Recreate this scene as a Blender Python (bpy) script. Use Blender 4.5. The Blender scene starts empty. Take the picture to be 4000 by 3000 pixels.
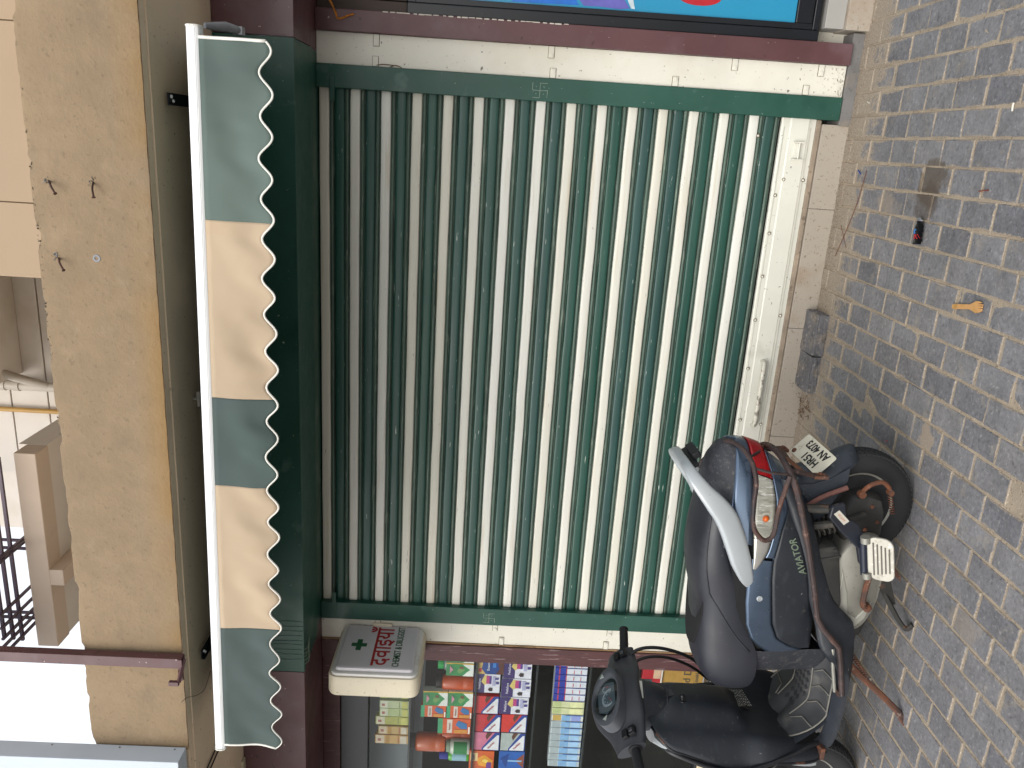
import bpy, bmesh, math, random
from mathutils import Vector, Matrix
R = math.radians
random.seed(7)
SC = bpy.context.scene
COL = SC.collection
V3 = Vector

# ---------------------------------------------------------------- camera
F = 3104.5
CAM = V3((0, -3.84, 1.6))
yaw, pit, rol = R(16.866), R(1.852), R(-3.121)
fw = V3((-math.sin(yaw)*math.cos(pit), math.cos(yaw)*math.cos(pit), -math.sin(pit)))
rt = V3((math.cos(yaw), math.sin(yaw), 0))
dn = fw.cross(rt)
rt2 = rt*math.cos(rol) + dn*math.sin(rol)
dn2 = -rt*math.sin(rol) + dn*math.cos(rol)
cd = bpy.data.cameras.new('camera'); cam = bpy.data.objects.new('camera', cd); COL.objects.link(cam)
cd.sensor_fit = 'HORIZONTAL'; cd.sensor_width = 36; cd.lens = F/4000*36
cd.clip_start = .05; cd.clip_end = 2000
m = Matrix((dn2, rt2, -fw)).transposed().to_4x4(); m.translation = CAM   # the phone was held sideways
cam.matrix_world = m
SC.camera = cam

def ray(x, y): return rt2*((1500-y)/F) + dn2*((x-2000)/F) + fw
def AY(x, y, Y=0.0):
    d = ray(x, y); t = (Y-CAM.y)/d.y; return CAM + d*t
def AZ(x, y, Z=0.0):
    d = ray(x, y); t = (Z-CAM.z)/d.z; return CAM + d*t
def AX(x, y, X):
    d = ray(x, y); t = (X-CAM.x)/d.x; return CAM + d*t

# ---------------------------------------------------------------- mesh helpers
def B(): return bmesh.new()
def box(bm, x0, x1, y0, y1, z0, z1, M=None):
    vs = [bm.verts.new(V3((x, y, z))) for x in (x0, x1) for y in (y0, y1) for z in (z0, z1)]
    if M is not None:
        for v in vs: v.co = M @ v.co
    for f in ((0,1,3,2),(4,6,7,5),(0,4,5,1),(2,3,7,6),(0,2,6,4),(1,5,7,3)):
        bm.faces.new([vs[i] for i in f])
    return vs
def loft(bm, rings, cap=True, closed=True, M=None):
    rv = []
    for r in rings:
        rv.append([bm.verts.new(M @ V3(p) if M is not None else V3(p)) for p in r])
    n = len(rv[0])
    for a, b in zip(rv[:-1], rv[1:]):
        for i in range(n if closed else n-1):
            j = (i+1) % n
            try: bm.faces.new((a[i], a[j], b[j], b[i]))
            except ValueError: pass
    if cap and closed:
        bm.faces.new(rv[0][::-1]); bm.faces.new(rv[-1])
    return rv
def smoothpts(pts, k=4):
    P = [V3(p) for p in pts]; out = []
    for i in range(len(P)-1):
        p0 = P[max(i-1, 0)]; p1 = P[i]; p2 = P[i+1]; p3 = P[min(i+2, len(P)-1)]
        for j in range(k):
            t = j/k
            out.append(.5*((2*p1)+(-p0+p2)*t+(2*p0-5*p1+4*p2-p3)*t*t+(-p0+3*p1-3*p2+p3)*t**3))
    out.append(P[-1]); return out
def tube(bm, pts, r, n=10, cap=True, flat=1.0, up=None, closed=False):
    P = [V3(p) for p in pts]; rings = []
    t = (P[1]-P[0]).normalized()
    u = up if up is not None else (V3((0, 0, 1)) if abs(t.z) < .9 else V3((1, 0, 0)))
    u = V3(u); a = (u - t*u.dot(t)).normalized()
    for i, p in enumerate(P):
        if closed: t = (P[(i+1) % len(P)]-P[i-1]).normalized()
        elif i == 0: t = (P[1]-P[0]).normalized()
        elif i == len(P)-1: t = (P[-1]-P[-2]).normalized()
        else: t = ((P[i+1]-P[i]).normalized()+(P[i]-P[i-1]).normalized()).normalized()
        if up is not None: a = V3(up)
        a = (a - t*a.dot(t)).normalized(); b = t.cross(a)
        rr = r[i] if isinstance(r, (list, tuple)) else r
        fl = flat[i] if isinstance(flat, (list, tuple)) else flat
        rings.append([p + a*(rr*math.cos(2*math.pi*k/n)) + b*(rr*fl*math.sin(2*math.pi*k/n)) for k in range(n)])
    if closed: rings.append(rings[0])
    loft(bm, rings, cap=cap and not closed)
def cyl(bm, p0, p1, r, n=20, r2=None): tube(bm, [p0, p1], [r, r if r2 is None else r2], n)
def lathe(bm, prof, o, axis, n=32):
    """prof: (radius, distance along axis)"""
    ax = V3(axis).normalized(); a = ax.orthogonal().normalized(); b = ax.cross(a); o = V3(o)
    loft(bm, [[o+ax*h+a*(r*math.cos(2*math.pi*k/n))+b*(r*math.sin(2*math.pi*k/n)) for k in range(n)] for r, h in prof])
def prism(bm, poly, f0, f1):
    """poly of 2D points, f0/f1 map a 2D point to 3D on either face"""
    a = [bm.verts.new(f0(*p)) for p in poly]; b = [bm.verts.new(f1(*p)) for p in poly]
    n = len(poly)
    bm.faces.new(a[::-1]); bm.faces.new(b)
    for i in range(n): bm.faces.new((a[i], a[(i+1) % n], b[(i+1) % n], b[i]))
def xz(bm, poly, y0, y1): prism(bm, poly, lambda x, z: V3((x, y0, z)), lambda x, z: V3((x, y1, z)))
def rrect(x0, x1, y0, y1, r, n=5):
    out = []
    for cx, cy, a0 in ((x1-r, y1-r, 0), (x0+r, y1-r, 90), (x0+r, y0+r, 180), (x1-r, y0+r, 270)):
        for i in range(n+1):
            a = R(a0+90*i/n); out.append((cx+r*math.cos(a), cy+r*math.sin(a)))
    return out
def obj(name, bm, mat, parent=None, bevel=0, smooth=False, local=False, seg=2, ang=35):
    bmesh.ops.remove_doubles(bm, verts=bm.verts, dist=1e-6)
    bmesh.ops.recalc_face_normals(bm, faces=bm.faces)
    me = bpy.data.meshes.new(name); bm.to_mesh(me); bm.free()
    me.materials.append(mat)
    o = bpy.data.objects.new(name, me); COL.objects.link(o)
    if smooth:
        me.shade_smooth()
        if smooth == 'a': me.set_sharp_from_angle(angle=R(ang))
    if bevel:
        b = o.modifiers.new('bevel', 'BEVEL'); b.width = bevel; b.segments = seg; b.limit_method = 'ANGLE'; b.angle_limit = R(40)
    if parent is not None:
        o.parent = parent
        if not local: o.matrix_parent_inverse = root_of(parent).inverted()
    return o
def root_of(o):
    M = Matrix.Identity(4); c = []
    while o is not None: c.append(o); o = o.parent
    for q in reversed(c): M = M @ q.matrix_parent_inverse @ q.matrix_basis
    return M
def tag(o, label, cat, group=None, kind=None):
    o['label'] = label; o['category'] = cat
    if group: o['group'] = group
    if kind: o['kind'] = kind
    return o
def thing(name, label, cat, loc=(0, 0, 0), group=None):
    o = bpy.data.objects.new(name, None); COL.objects.link(o); o.location = loc; o.empty_display_size = .1
    return tag(o, label, cat, group)
def struct(o): o['kind'] = 'structure'; return o
def text_mesh(s, mat, M, size=1.0, ex=.0, align='CENTER', name='lettering', parent=None, local=False, bold=0.0, sx=1.0):
    c = bpy.data.curves.new(name, 'FONT'); c.body = s; c.size = size; c.extrude = ex; c.align_x = align; c.align_y = 'CENTER'; c.offset = bold
    c.resolution_u = 4
    t = bpy.data.objects.new('tmp', c); COL.objects.link(t)
    dg = bpy.context.evaluated_depsgraph_get()
    me = bpy.data.meshes.new_from_object(t.evaluated_get(dg))
    bpy.data.objects.remove(t); bpy.data.curves.remove(c)
    me.name = name; me.materials.clear(); me.materials.append(mat)
    me.transform(Matrix.Diagonal((sx, 1, 1, 1))); me.transform(M)
    o = bpy.data.objects.new(name, me); COL.objects.link(o)
    if parent is not None:
        o.parent = parent
        if not local: o.matrix_parent_inverse = root_of(parent).inverted()
    return o
def frame(o, x, y):
    x = V3(x).normalized(); y = V3(y).normalized(); z = x.cross(y)
    M = Matrix((x, y, z)).transposed().to_4x4(); M.translation = V3(o); return M

# ---------------------------------------------------------------- materials
def lin(c):
    if isinstance(c, str):
        c = [int(c[i:i+2], 16)/255 for i in (0, 2, 4)]
        c = [(v/12.92 if v <= .04045 else ((v+.055)/1.055)**2.4) for v in c]
    return (c[0], c[1], c[2], 1)
def N(nt, t, **k):
    n = nt.nodes.new(t)
    for a, b in k.items():
        if a in ('loc',): continue
        if hasattr(n, a) and not a[0].isupper(): setattr(n, a, b)
    return n
class MB:
    def __init__(s, name, base, rough=.6, metal=0.0, spec=.5, coat=0):
        s.m = bpy.data.materials.new(name); s.m.use_nodes = True; s.nt = s.m.node_tree; nt = s.nt
        s.bs = nt.nodes['Principled BSDF']; s.bs.inputs['Roughness'].default_value = rough
        s.bs.inputs['Metallic'].default_value = metal; s.bs.inputs['Specular IOR Level'].default_value = spec
        s.bs.inputs['Coat Weight'].default_value = coat; s.bs.inputs['Coat Roughness'].default_value = .08
        s.tc = nt.nodes.new('ShaderNodeTexCoord').outputs['Object']
        r = nt.nodes.new('ShaderNodeRGB'); r.outputs[0].default_value = lin(base); s.c = r.outputs[0]
        s.rg = None; s.h = None; s.rough = rough
    def map(s, sc=(1, 1, 1), loc=(0, 0, 0), rot=(0, 0, 0)):
        n = s.nt.nodes.new('ShaderNodeMapping'); n.inputs['Scale'].default_value = sc; n.inputs['Location'].default_value = loc
        n.inputs['Rotation'].default_value = rot
        s.nt.links.new(s.tc, n.inputs[0]); return n.outputs[0]
    def noise(s, scale, detail=6, rough=.6, sc=None, loc=(0, 0, 0), dist=0):
        n = s.nt.nodes.new('ShaderNodeTexNoise'); n.inputs['Scale'].default_value = scale; n.inputs['Detail'].default_value = detail
        n.inputs['Roughness'].default_value = rough; n.inputs['Distortion'].default_value = dist
        s.nt.links.new(s.map(sc or (1, 1, 1), loc), n.inputs['Vector']); return n.outputs[0]
    def ramp(s, f, a, b, lo=0.0, hi=1.0):
        n = s.nt.nodes.new('ShaderNodeMapRange'); n.inputs[1].default_value = a; n.inputs[2].default_value = b
        n.inputs[3].default_value = lo; n.inputs[4].default_value = hi; n.clamp = True
        s.nt.links.new(f, n.inputs[0]); return n.outputs[0]
    def math(s, op, a, b=None):
        n = s.nt.nodes.new('ShaderNodeMath'); n.operation = op
        for i, v in enumerate((a, b)):
            if v is None: continue
            if isinstance(v, (int, float)): n.inputs[i].default_value = v
            else: s.nt.links.new(v, n.inputs[i])
        return n.outputs[0]
    def mix(s, fac, col, blend='MIX'):
        n = s.nt.nodes.new('ShaderNodeMix'); n.data_type = 'RGBA'; n.blend_type = blend
        if isinstance(fac, (int, float)): n.inputs[0].default_value = fac
        else: s.nt.links.new(fac, n.inputs[0])
        s.nt.links.new(s.c, n.inputs[6])
        if isinstance(col, (str, tuple, list)): n.inputs[7].default_value = lin(col)
        else: s.nt.links.new(col, n.inputs[7])
        s.c = n.outputs[2]; return s
    def vary(s, amt=.15, scale=3, sc=None, detail=5):
        f = s.ramp(s.noise(scale, detail, .6, sc), .3, .7, 1-amt, 1+amt)
        n = s.nt.nodes.new('ShaderNodeMix'); n.data_type = 'RGBA'; n.blend_type = 'MULTIPLY'; n.inputs[0].default_value = 1
        cc = s.nt.nodes.new('ShaderNodeCombineColor')
        for i in range(3): s.nt.links.new(f, cc.inputs[i])
        s.nt.links.new(s.c, n.inputs[6]); s.nt.links.new(cc.outputs[0], n.inputs[7]); s.c = n.outputs[2]; return s
    def spots(s, col, scale=30, th=.68, soft=.02, sc=None, detail=4, amt=1.0, loc=(0, 0, 0)):
        th = th-.035 if th > .6 else th; f = s.ramp(s.noise(scale, detail, .6, sc, loc), th, th+soft, 0, amt); return s.mix(f, col)
    def per_object(s, col, amt):
        n = s.nt.nodes.new('ShaderNodeObjectInfo'); return s.mix(s.ramp(n.outputs['Random'], .25, 1, 0, amt), col)
    def roughen(s, lo, hi, scale=6, sc=None):
        s.rg = s.ramp(s.noise(scale, 5, .6, sc), .3, .7, lo, hi); return s
    def bump(s, strength=.2, scale=80, dist=.002, detail=6, sc=None, tex=None):
        n = s.nt.nodes.new('ShaderNodeBump'); n.inputs['Strength'].default_value = strength; n.inputs['Distance'].default_value = dist
        s.nt.links.new(tex if tex is not None else s.noise(scale, detail, .6, sc), n.inputs['Height'])
        if s.h is not None: s.nt.links.new(s.h, n.inputs['Normal'])
        s.h = n.outputs[0]; return s
    def done(s):
        s.nt.links.new(s.c, s.bs.inputs['Base Color'])
        if s.rg is not None: s.nt.links.new(s.rg, s.bs.inputs['Roughness'])
        if s.h is not None: s.nt.links.new(s.h, s.bs.inputs['Normal'])
        return s.m
_pc = {}
def plain(col, rough=.5, metal=0, coat=0, var=.12):
    k = (col, rough, metal, coat)
    if k not in _pc:
        _pc[k] = MB('paint_'+str(len(_pc)), col, rough, metal, coat=coat).vary(var, 25).bump(.08, 120, .001).done()
    return _pc[k]
# ================================================================ light
w = bpy.data.worlds.new('World'); SC.world = w; w.use_nodes = True
nt = w.node_tree; bg = nt.nodes['Background']
sky = nt.nodes.new('ShaderNodeTexSky'); sky.sky_type = 'NISHITA'; sky.sun_disc = False
SUN_EL, SUN_AZ = R(36), R(196)          # azimuth measured clockwise from +Y
sky.sun_elevation = SUN_EL; sky.sun_rotation = SUN_AZ; sky.air_density = 1.0; sky.dust_density = 4.0; sky.ozone_density = 1.0
hs = nt.nodes.new('ShaderNodeHueSaturation'); hs.inputs['Saturation'].default_value = .45
nt.links.new(sky.outputs[0], hs.inputs['Color']); ov = nt.nodes.new('ShaderNodeMix'); ov.data_type = 'RGBA'; ov.inputs[0].default_value = .55; ov.inputs[7].default_value = (8.6, 8.9, 9.3, 1); nt.links.new(hs.outputs[0], ov.inputs[6]); nt.links.new(ov.outputs[2], bg.inputs[0]); bg.inputs[1].default_value = .15
sl = bpy.data.lights.new('sun', 'SUN'); sl.energy = 1.2; sl.angle = R(42); sl.color = (1, .96, .9)
so = bpy.data.objects.new('sun', sl); COL.objects.link(so)
sd = V3((math.sin(SUN_AZ)*math.cos(SUN_EL), math.cos(SUN_AZ)*math.cos(SUN_EL), math.sin(SUN_EL)))
so.rotation_euler = sd.to_track_quat('Z', 'Y').to_euler(); so.location = (0, -6, 9)
SC.view_settings.view_transform = 'Standard'; SC.view_settings.look = 'None'; SC.view_settings.gamma = 1
SC.view_settings.exposure = .39

# ================================================================ materials
GREEN = '1f4a3e'; MAROON = '4a2f31'
m_green = MB('green_paint', GREEN, .38).vary(.22, 2.5).spots('6f8a80', 9, .66, .1, (1, 1, 1), amt=.25).spots('b9c4bb', 70, .745, .01, amt=.6).spots('10231d', 55, .73, .02, amt=.6).roughen(.3, .55, 5).bump(.25, 40, .0015).bump(.1, 4, .01).done()
m_greens = MB('green_slat_paint', GREEN, .36).per_object('2d4a48', .8).vary(.22, 3, (.35, 1, 14)).spots('3c6658', 3, .55, .15, (.5, 1, 12), amt=.3).spots('cfd6cc', 55, .725, .01, (.22, 1, 2.4), amt=.8).spots('0f1f1a', 60, .71, .02, (.3, 1, 2), amt=.6).roughen(.28, .5, 4, (.4, 1, 6)).bump(.2, 30, .001, sc=(.3, 1, 2)).done()
m_whites = MB('cream_slat_paint', 'd9d9d0', .42).per_object('c9c3ac', .5).vary(.07, 3, (.35, 1, 12)).mix(.0, 'ffffff').spots('b9a888', 3.5, .56, .12, (.6, 1, 9), amt=.35).spots('4c4a3e', 55, .735, .012, (.2, 1, 2.6), amt=.8).spots('77756a', 40, .745, .02, (.5, 1, 1), amt=.6).roughen(.32, .55, 4).bump(.25, 30, .001, sc=(.3, 1, 2)).done()
m_joint = MB('bare_slat_joint', '4d6055', .5, .1).vary(.35, 8, (.25, 1, 6)).spots('38423b', 14, .55, .08, (.2, 1, 3), amt=.5).spots('8d9486', 40, .62, .06, (.2, 1, 2), amt=.5).bump(.4, 60, .001, sc=(.3, 1, 2)).done()
m_white = MB('cream_wall_paint', 'd6d3c6', .5).vary(.08, 2.5).spots('a99a78', 1.6, .54, .2, amt=.35).spots('8a877c', 5, .6, .1, amt=.2).spots('5a5248', 38, .715, .015, amt=.9).spots('78756a', 90, .72, .01, amt=.8).roughen(.4, .6, 5).bump(.3, 25, .002).bump(.2, 150, .0008).done()
m_rail = MB('cream_rail_paint', 'd3d2c6', .45).vary(.07, 3).spots('8c8878', 6, .6, .12, amt=.25).spots('5a5248', 50, .72, .015, amt=.8).roughen(.35, .6, 5).bump(.25, 25, .0015).done()
m_edge = MB('rubber_edge', '8f8170', .8).vary(.25, 12).spots('55483c', 30, .6, .05, amt=.6).bump(.5, 60, .002).done()
m_maroon = MB('maroon_paint', '553638', .42).vary(.18, 2.5).spots('75646a', 3, .56, .15, amt=.35).spots('2a1718', 22, .69, .03, amt=.7).spots('c9b9b4', 60, .745, .01, amt=.7).roughen(.3, .55, 4).bump(.25, 25, .002).done()
m_groove = MB('dark_outline', '6a5c48', .9).done()  # flat brown for the outlines round straps and rivets
m_wood = MB('maroon_wood', '4b2b2c', .5).vary(.22, 4, (14, 1, 1)).spots('8d7a7a', 12, .66, .03, (8, 1, .6), amt=.6).spots('22110f', 14, .68, .04, (8, 1, .6), amt=.6).bump(.5, 14, .002, sc=(12, 1, .8)).done()
m_bwood = MB('brown_planks', '3c2e24', .6).vary(.3, 6, (1, 1, .4)).spots('1c130e', 10, .6, .1, (3, 1, .4), amt=.6).bump(.4, 20, .002).done()
m_black = MB('black_aluminium', '14171c', .3).vary(.15, 4).spots('3a3d40', 40, .72, .02, amt=.4).bump(.05, 30, .001).done()
m_tile = MB('beige_skirting_tile', 'a0978a', .5).vary(.06, 3).spots('8c7358', 5, .56, .15, amt=.45).spots('5f5243', 70, .66, .02, amt=.6).spots('3b3128', 120, .7, .02, amt=.5).bump(.15, 60, .001).done()
m_conc = MB('grey_concrete', '6b6967', .85).vary(.18, 6).spots('8f8270', 9, .58, .12, amt=.4).spots('2f2c29', 60, .66, .04, amt=.5).bump(.6, 30, .004).bump(.4, 140, .001).done()
m_fascia = MB('ochre_render', '87745b', .85).vary(.09, 1.4).vary(.07, 14, detail=8).spots('75634d', 1.2, .53, .25, amt=.3).spots('84693f', 1.3, .55, .2, (.5, 1, 1.6), amt=.3).spots('6e6250', 5, .58, .16, (1, 1, 1.5), amt=.45, loc=(3, 1, 2)).spots('4f4436', 60, .66, .05, amt=.28).spots('9a8870', 11, .6, .1, amt=.2).bump(.7, 12, .005, detail=8).bump(.9, 60, .003, detail=8)
# yellow run-off stain along the foot of the fascia
_sep = m_fascia.nt.nodes.new('ShaderNodeSeparateXYZ'); m_fascia.nt.links.new(m_fascia.tc, _sep.inputs[0])
_z = m_fascia.ramp(_sep.outputs[2], 2.735, 2.83, 1, 0); _n = m_fascia.ramp(m_fascia.noise(1.6, 4, .6, (1, 1, .3)), .42, .6, 0, .6)
m_fascia.mix(m_fascia.math('MULTIPLY', _z, _n), '8a6a36'); m_fascia = m_fascia.done()
m_cut = MB('chipped_edge', '7f7668', .9).vary(.4, 30).bump(.8, 60, .004).done()
m_beam = MB('upper_beam_paint', 'c4b2a0', .75).vary(.05, 3).spots('a8937b', 4, .6, .1, amt=.3).bump(.3, 60, .001).done()
m_uwall = MB('upper_wall_tile', 'a08a70', .7).vary(.05, 2).spots('99805f', 6, .6, .1, amt=.3).bump(.3, 60, .001).done()
m_upale = MB('upper_pale_wall', 'd2cac0', .75).vary(.05, 2).spots('a08d6d', 1.5, .52, .2, amt=.4).bump(.3, 60, .001).done()
m_soffit = MB('soffit_paint', 'd8c3a8', .8).vary(.12, 1.5).spots('b0a28c', 2.5, .55, .2, amt=.4).spots('3a352f', 60, .7, .02, amt=.6).bump(.3, 40, .002).done()
m_alu = MB('white_aluminium', 'e4e6e6', .35, 0).vary(.05, 3, (.2, 1, 6)).spots('9a9c9c', 40, .7, .03, (.1, 1, 4), amt=.4).done()
m_rust = MB('rusty_steel', '4a3129', .72, .2).vary(.3, 9).spots('7a3f22', 14, .52, .12, amt=.6).spots('1c1b20', 7, .52, .08, amt=.6).spots('8a7468', 40, .66, .04, amt=.4).bump(.6, 70, .0015).done()
m_rust2 = MB('orange_rust', '6f3d26', .8, .1).vary(.3, 14).spots('9a4a20', 18, .5, .1, amt=.7).spots('3b3230', 12, .56, .08, amt=.6).spots('a08c80', 60, .67, .03, amt=.5).bump(.8, 80, .0015).done()
m_sign = MB('sign_acrylic', 'cfcdd2', .35).vary(.04, 4).spots('7c746a', 3, .58, .15, amt=.25).bump(.05, 30, .001).done()
m_signw = MB('sign_plastic_rim', 'dcdbd8', .4).vary(.07, 4).spots('8a8272', 5, .58, .12, amt=.5).done()
m_signc = MB('sign_cream_housing', 'd9d0b8', .45).vary(.06, 3).spots('a8906a', 6, .6, .12, amt=.35).spots('5d5242', 70, .7, .02, amt=.5).done()
m_ded = MB('sign_text_red', 'a51c22', .4).done(); m_deg = MB('sign_text_green', '1e5a38', .4).done()
m_gfab = MB('green_canvas', '404c4a', .85).vary(.14, 2.2, (1, 1, 1)).spots('43564f', 1.6, .5, .2, amt=.5).spots('74867c', 1.3, .52, .2, (1, 1, .6), amt=.4, loc=(2, 2, 5)).bump(.5, 500, .0006, sc=(1, 1, .4)).bump(.7, 2.6, .02, detail=3).done()
m_bfab = MB('beige_canvas', 'ad9a82', .85).vary(.06, 2.5).spots('b29470', 2, .54, .2, (2, 1, .4), amt=.5).bump(.5, 500, .0006, sc=(1, 1, .4)).bump(.6, 2.8, .02, detail=3).done()
m_pipe = MB('white_piping', 'd9d7cf', .6).vary(.06, 9).done()
m_sand = MB('sandy_dust', '978a78', .95).vary(.18, 8).spots('5d4a38', 90, .62, .05, amt=.6).spots('c4b49c', 120, .66, .03, amt=.6).bump(.8, 120, .003).done()
m_glass = None
def mk_glass(name='window_glass', k=.028):
    m = bpy.data.materials.new(name); m.use_nodes = True; nt = m.node_tree
    for n in list(nt.nodes): nt.nodes.remove(n)
    o = nt.nodes.new('ShaderNodeOutputMaterial'); mx = nt.nodes.new('ShaderNodeMixShader'); lw = nt.nodes.new('ShaderNodeLayerWeight'); lw.inputs[0].default_value = .5
    pw = nt.nodes.new('ShaderNodeMath'); pw.operation = 'POWER'; pw.inputs[1].default_value = 5; nt.links.new(lw.outputs['Facing'], pw.inputs[0])
    ma = nt.nodes.new('ShaderNodeMath'); ma.operation = 'MULTIPLY_ADD'; ma.inputs[1].default_value = 1-k; ma.inputs[2].default_value = k; nt.links.new(pw.outputs[0], ma.inputs[0])
    t = nt.nodes.new('ShaderNodeBsdfTransparent'); t.inputs[0].default_value = (.9, .93, .92, 1); g = nt.nodes.new('ShaderNodeBsdfGlossy'); g.inputs['Roughness'].default_value = .015
    nt.links.new(ma.outputs[0], mx.inputs[0]); nt.links.new(t.outputs[0], mx.inputs[1]); nt.links.new(g.outputs[0], mx.inputs[2]); nt.links.new(mx.outputs[0], o.inputs[0])
    return m
m_glass = mk_glass()

# ================================================================ ground
PX, PY = .0984, .1955
bm = B(); cl = bm.loops.layers.color.new('pave')
rnd = random.Random(3)
for i in range(-64, 30):
    xc = .11 + (i+.5)*PX
    for j in range(0, 33):
        yc = -.089 - (j-1+(.5 if i % 2 else .0))*PY
        if yc > .06: continue
        t = rnd.random(); t2 = rnd.random(); rz = rnd.gauss(0, .006); dz = rnd.gauss(0, .0012); tx = rnd.gauss(0, .006); ty = rnd.gauss(0, .004)
        jx = rnd.gauss(0, .0008); jy = rnd.gauss(0, .0015)
        rings = []
        for hw, hh, z, e in ((PX/2-.003, PY/2-.003, -.02, 1), (PX/2-.0032, PY/2-.0032, -.004, 1), (PX/2-.007, PY/2-.007, 0, .85), (PX/2-.018, PY/2-.018, .0004, .0)):
            r = []
            for sx, sy in ((-1, -1), (1, -1), (1, 1), (-1, 1)):
                x = sx*hw; y = sy*hh
                r.append((bm.verts.new((xc+jx+x-y*rz, min(yc+jy+y+x*rz, -.002), z+dz+x*tx+y*ty)), e))
            rings.append(r)
        def fc(vs):
            f = bm.faces.new([v[0] for v in vs])
            for lp, v in zip(f.loops, vs): lp[cl] = (t, v[1], t2, 1)
            f.smooth = False
        for a, b in zip(rings[:-1], rings[1:]):
            for k in range(4): fc((a[k], a[(k+1) % 4], b[(k+1) % 4], b[k]))
        fc(rings[-1])
mp = MB('grey_block_paving', '727173', .9)
att = mp.nt.nodes.new('ShaderNodeVertexColor'); att.layer_name = 'pave'
sep = mp.nt.nodes.new('ShaderNodeSeparateColor'); mp.nt.links.new(att.outputs[0], sep.inputs[0])
mp.mix(mp.math('MULTIPLY', sep.outputs[0], .55), '545459'); mp.mix(mp.math('MULTIPLY', sep.outputs[2], .2), '84807c')
mp.vary(.2, 11, detail=8).vary(.22, 70, detail=8).vary(.12, 2.2)
mp.spots('a5a3a1', 60, .62, .06, amt=.35, detail=8).spots('3a3a40', 45, .62, .05, amt=.4, detail=8).spots('8f8778', 12, .58, .12, amt=.4)
sp = mp.nt.nodes.new('ShaderNodeSeparateXYZ'); mp.nt.links.new(mp.tc, sp.inputs[0])
wall = mp.ramp(sp.outputs[1], -.48, -.05, 0, 1)
e = mp.math('ADD', mp.math('MULTIPLY', sep.outputs[1], .68), mp.math('MULTIPLY', wall, .95))
e = mp.math('ADD', e, mp.ramp(mp.noise(7, 8, .7), .3, .7, -.26, .36)); e = mp.math('ADD', e, mp.ramp(mp.noise(55, 5, .7), .3, .7, -.16, .16))
sandf = mp.ramp(e, .47, .62, 0, .92)
sc2 = MB('tmp', '9c8266'); 
mp.mix(sandf, '968a7a')
mp.mix(mp.math('MULTIPLY', sandf, mp.ramp(mp.noise(140, 3, .7), .5, .62, 0, .5)), '5f4c3a')
mp.mix(mp.math('MULTIPLY', sandf, mp.ramp(mp.noise(170, 2, .5, None, (4, 4, 4)), .62, .66, 0, .6)), 'c9bda8')
# brown spill on the pavers (a real stain)
def stain(mp, p, rad, col, amt, wob=.35, soft=.25):
    n = mp.nt.nodes.new('ShaderNodeVectorMath'); n.operation = 'SUBTRACT'; mp.nt.links.new(mp.tc, n.inputs[0]); n.inputs[1].default_value = (p.x, p.y, 0)
    m2 = mp.nt.nodes.new('ShaderNodeVectorMath'); m2.operation = 'MULTIPLY'; mp.nt.links.new(n.outputs[0], m2.inputs[0]); m2.inputs[1].default_value = (1/rad[0], 1/rad[1], 0)
    l = mp.nt.nodes.new('ShaderNodeVectorMath'); l.operation = 'LENGTH'; mp.nt.links.new(m2.outputs[0], l.inputs[0])
    f = mp.math('ADD', l.outputs['Value'], mp.ramp(mp.noise(9, 5, .6), .3, .7, -wob, wob)); mp.mix(mp.ramp(f, 1, 1-soft, 0, amt), col)
stain(mp, AZ(3640, 715), (.085, .12), '4f4334', .7, .45, .2); stain(mp, AZ(3620, 790), (.07, .12), '453a2f', .6, .5, .3)
stain(mp, AZ(3470, 800), (.06, .09), '978a7a', .5, .7, .5); stain(mp, AZ(3770, 2455), (.05, .1), '8f8273', .4, .8, .5); stain(mp, AZ(3610, 1710), (.05, .05), 'a8947a', .5, .9, .3)
mp.bump(.5, 30, .004, detail=8).bump(.6, 160, .0015)
ground = struct(obj('pavement', bm, mp.done()))
bm = B(); 
for i in range(30):
    pass
nx, ny = 150, 60
vv = [[bm.verts.new((-6.3+9.3*i/nx, -6.4+6.38*j/ny, -.003+random.gauss(0, .0009))) for j in range(ny+1)] for i in range(nx+1)]
for i in range(nx):
    for j in range(ny): bm.faces.new((vv[i][j], vv[i+1][j], vv[i+1][j+1], vv[i][j+1]))
struct(obj('joint_sand', bm, m_sand, smooth=True))
bm = B(); box(bm, -60, 60, -60, 20, -.3, -.03)
struct(obj('ground', bm, MB('far_paving', '77736e', .9).vary(.1, .5).bump(.3, 20, .004).done()))

def curve_obj_pts(n, a, b, rg): return [a.lerp(b, i/n)+V3((rg.gauss(0, .004), rg.gauss(0, .004), 0)) for i in range(n+1)]
# gravel and crumbs along the wall (nobody could count them)
bm = B(); rg = random.Random(11)
def crumb(bm, p, s):
    q = [V3((rg.uniform(-1, 1), rg.uniform(-1, 1), rg.uniform(-.2, 1)))*s+p for _ in range(5)]
    vs = [bm.verts.new(v) for v in q]
    for a, b, c in ((0, 1, 2), (0, 2, 3), (0, 3, 4), (0, 4, 1), (1, 2, 3), (1, 3, 4)): bm.faces.new((vs[a], vs[b], vs[c]))
for k in range(5200):
    x = rg.uniform(-2.6, 1.0); d = abs(rg.gauss(0, .07)) if rg.random() < .8 else rg.uniform(0, .5)
    if rg.random() < .45: x = rg.gauss(-.35, .3)
    y = -.012-d; crumb(bm, V3((x, y, .0015)), rg.choice((.0008, .0012, .0018, .0026)))
for k in range(1500):
    x = rg.uniform(-3.2, 1.2); y = rg.uniform(-2.4, -.2)
    i = round((x-.11)/PX); 
    if rg.random() < .8: x = .11+i*PX+rg.gauss(0, .003)
    crumb(bm, V3((x, y, .0005)), rg.choice((.0008, .0012, .002)))
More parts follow.
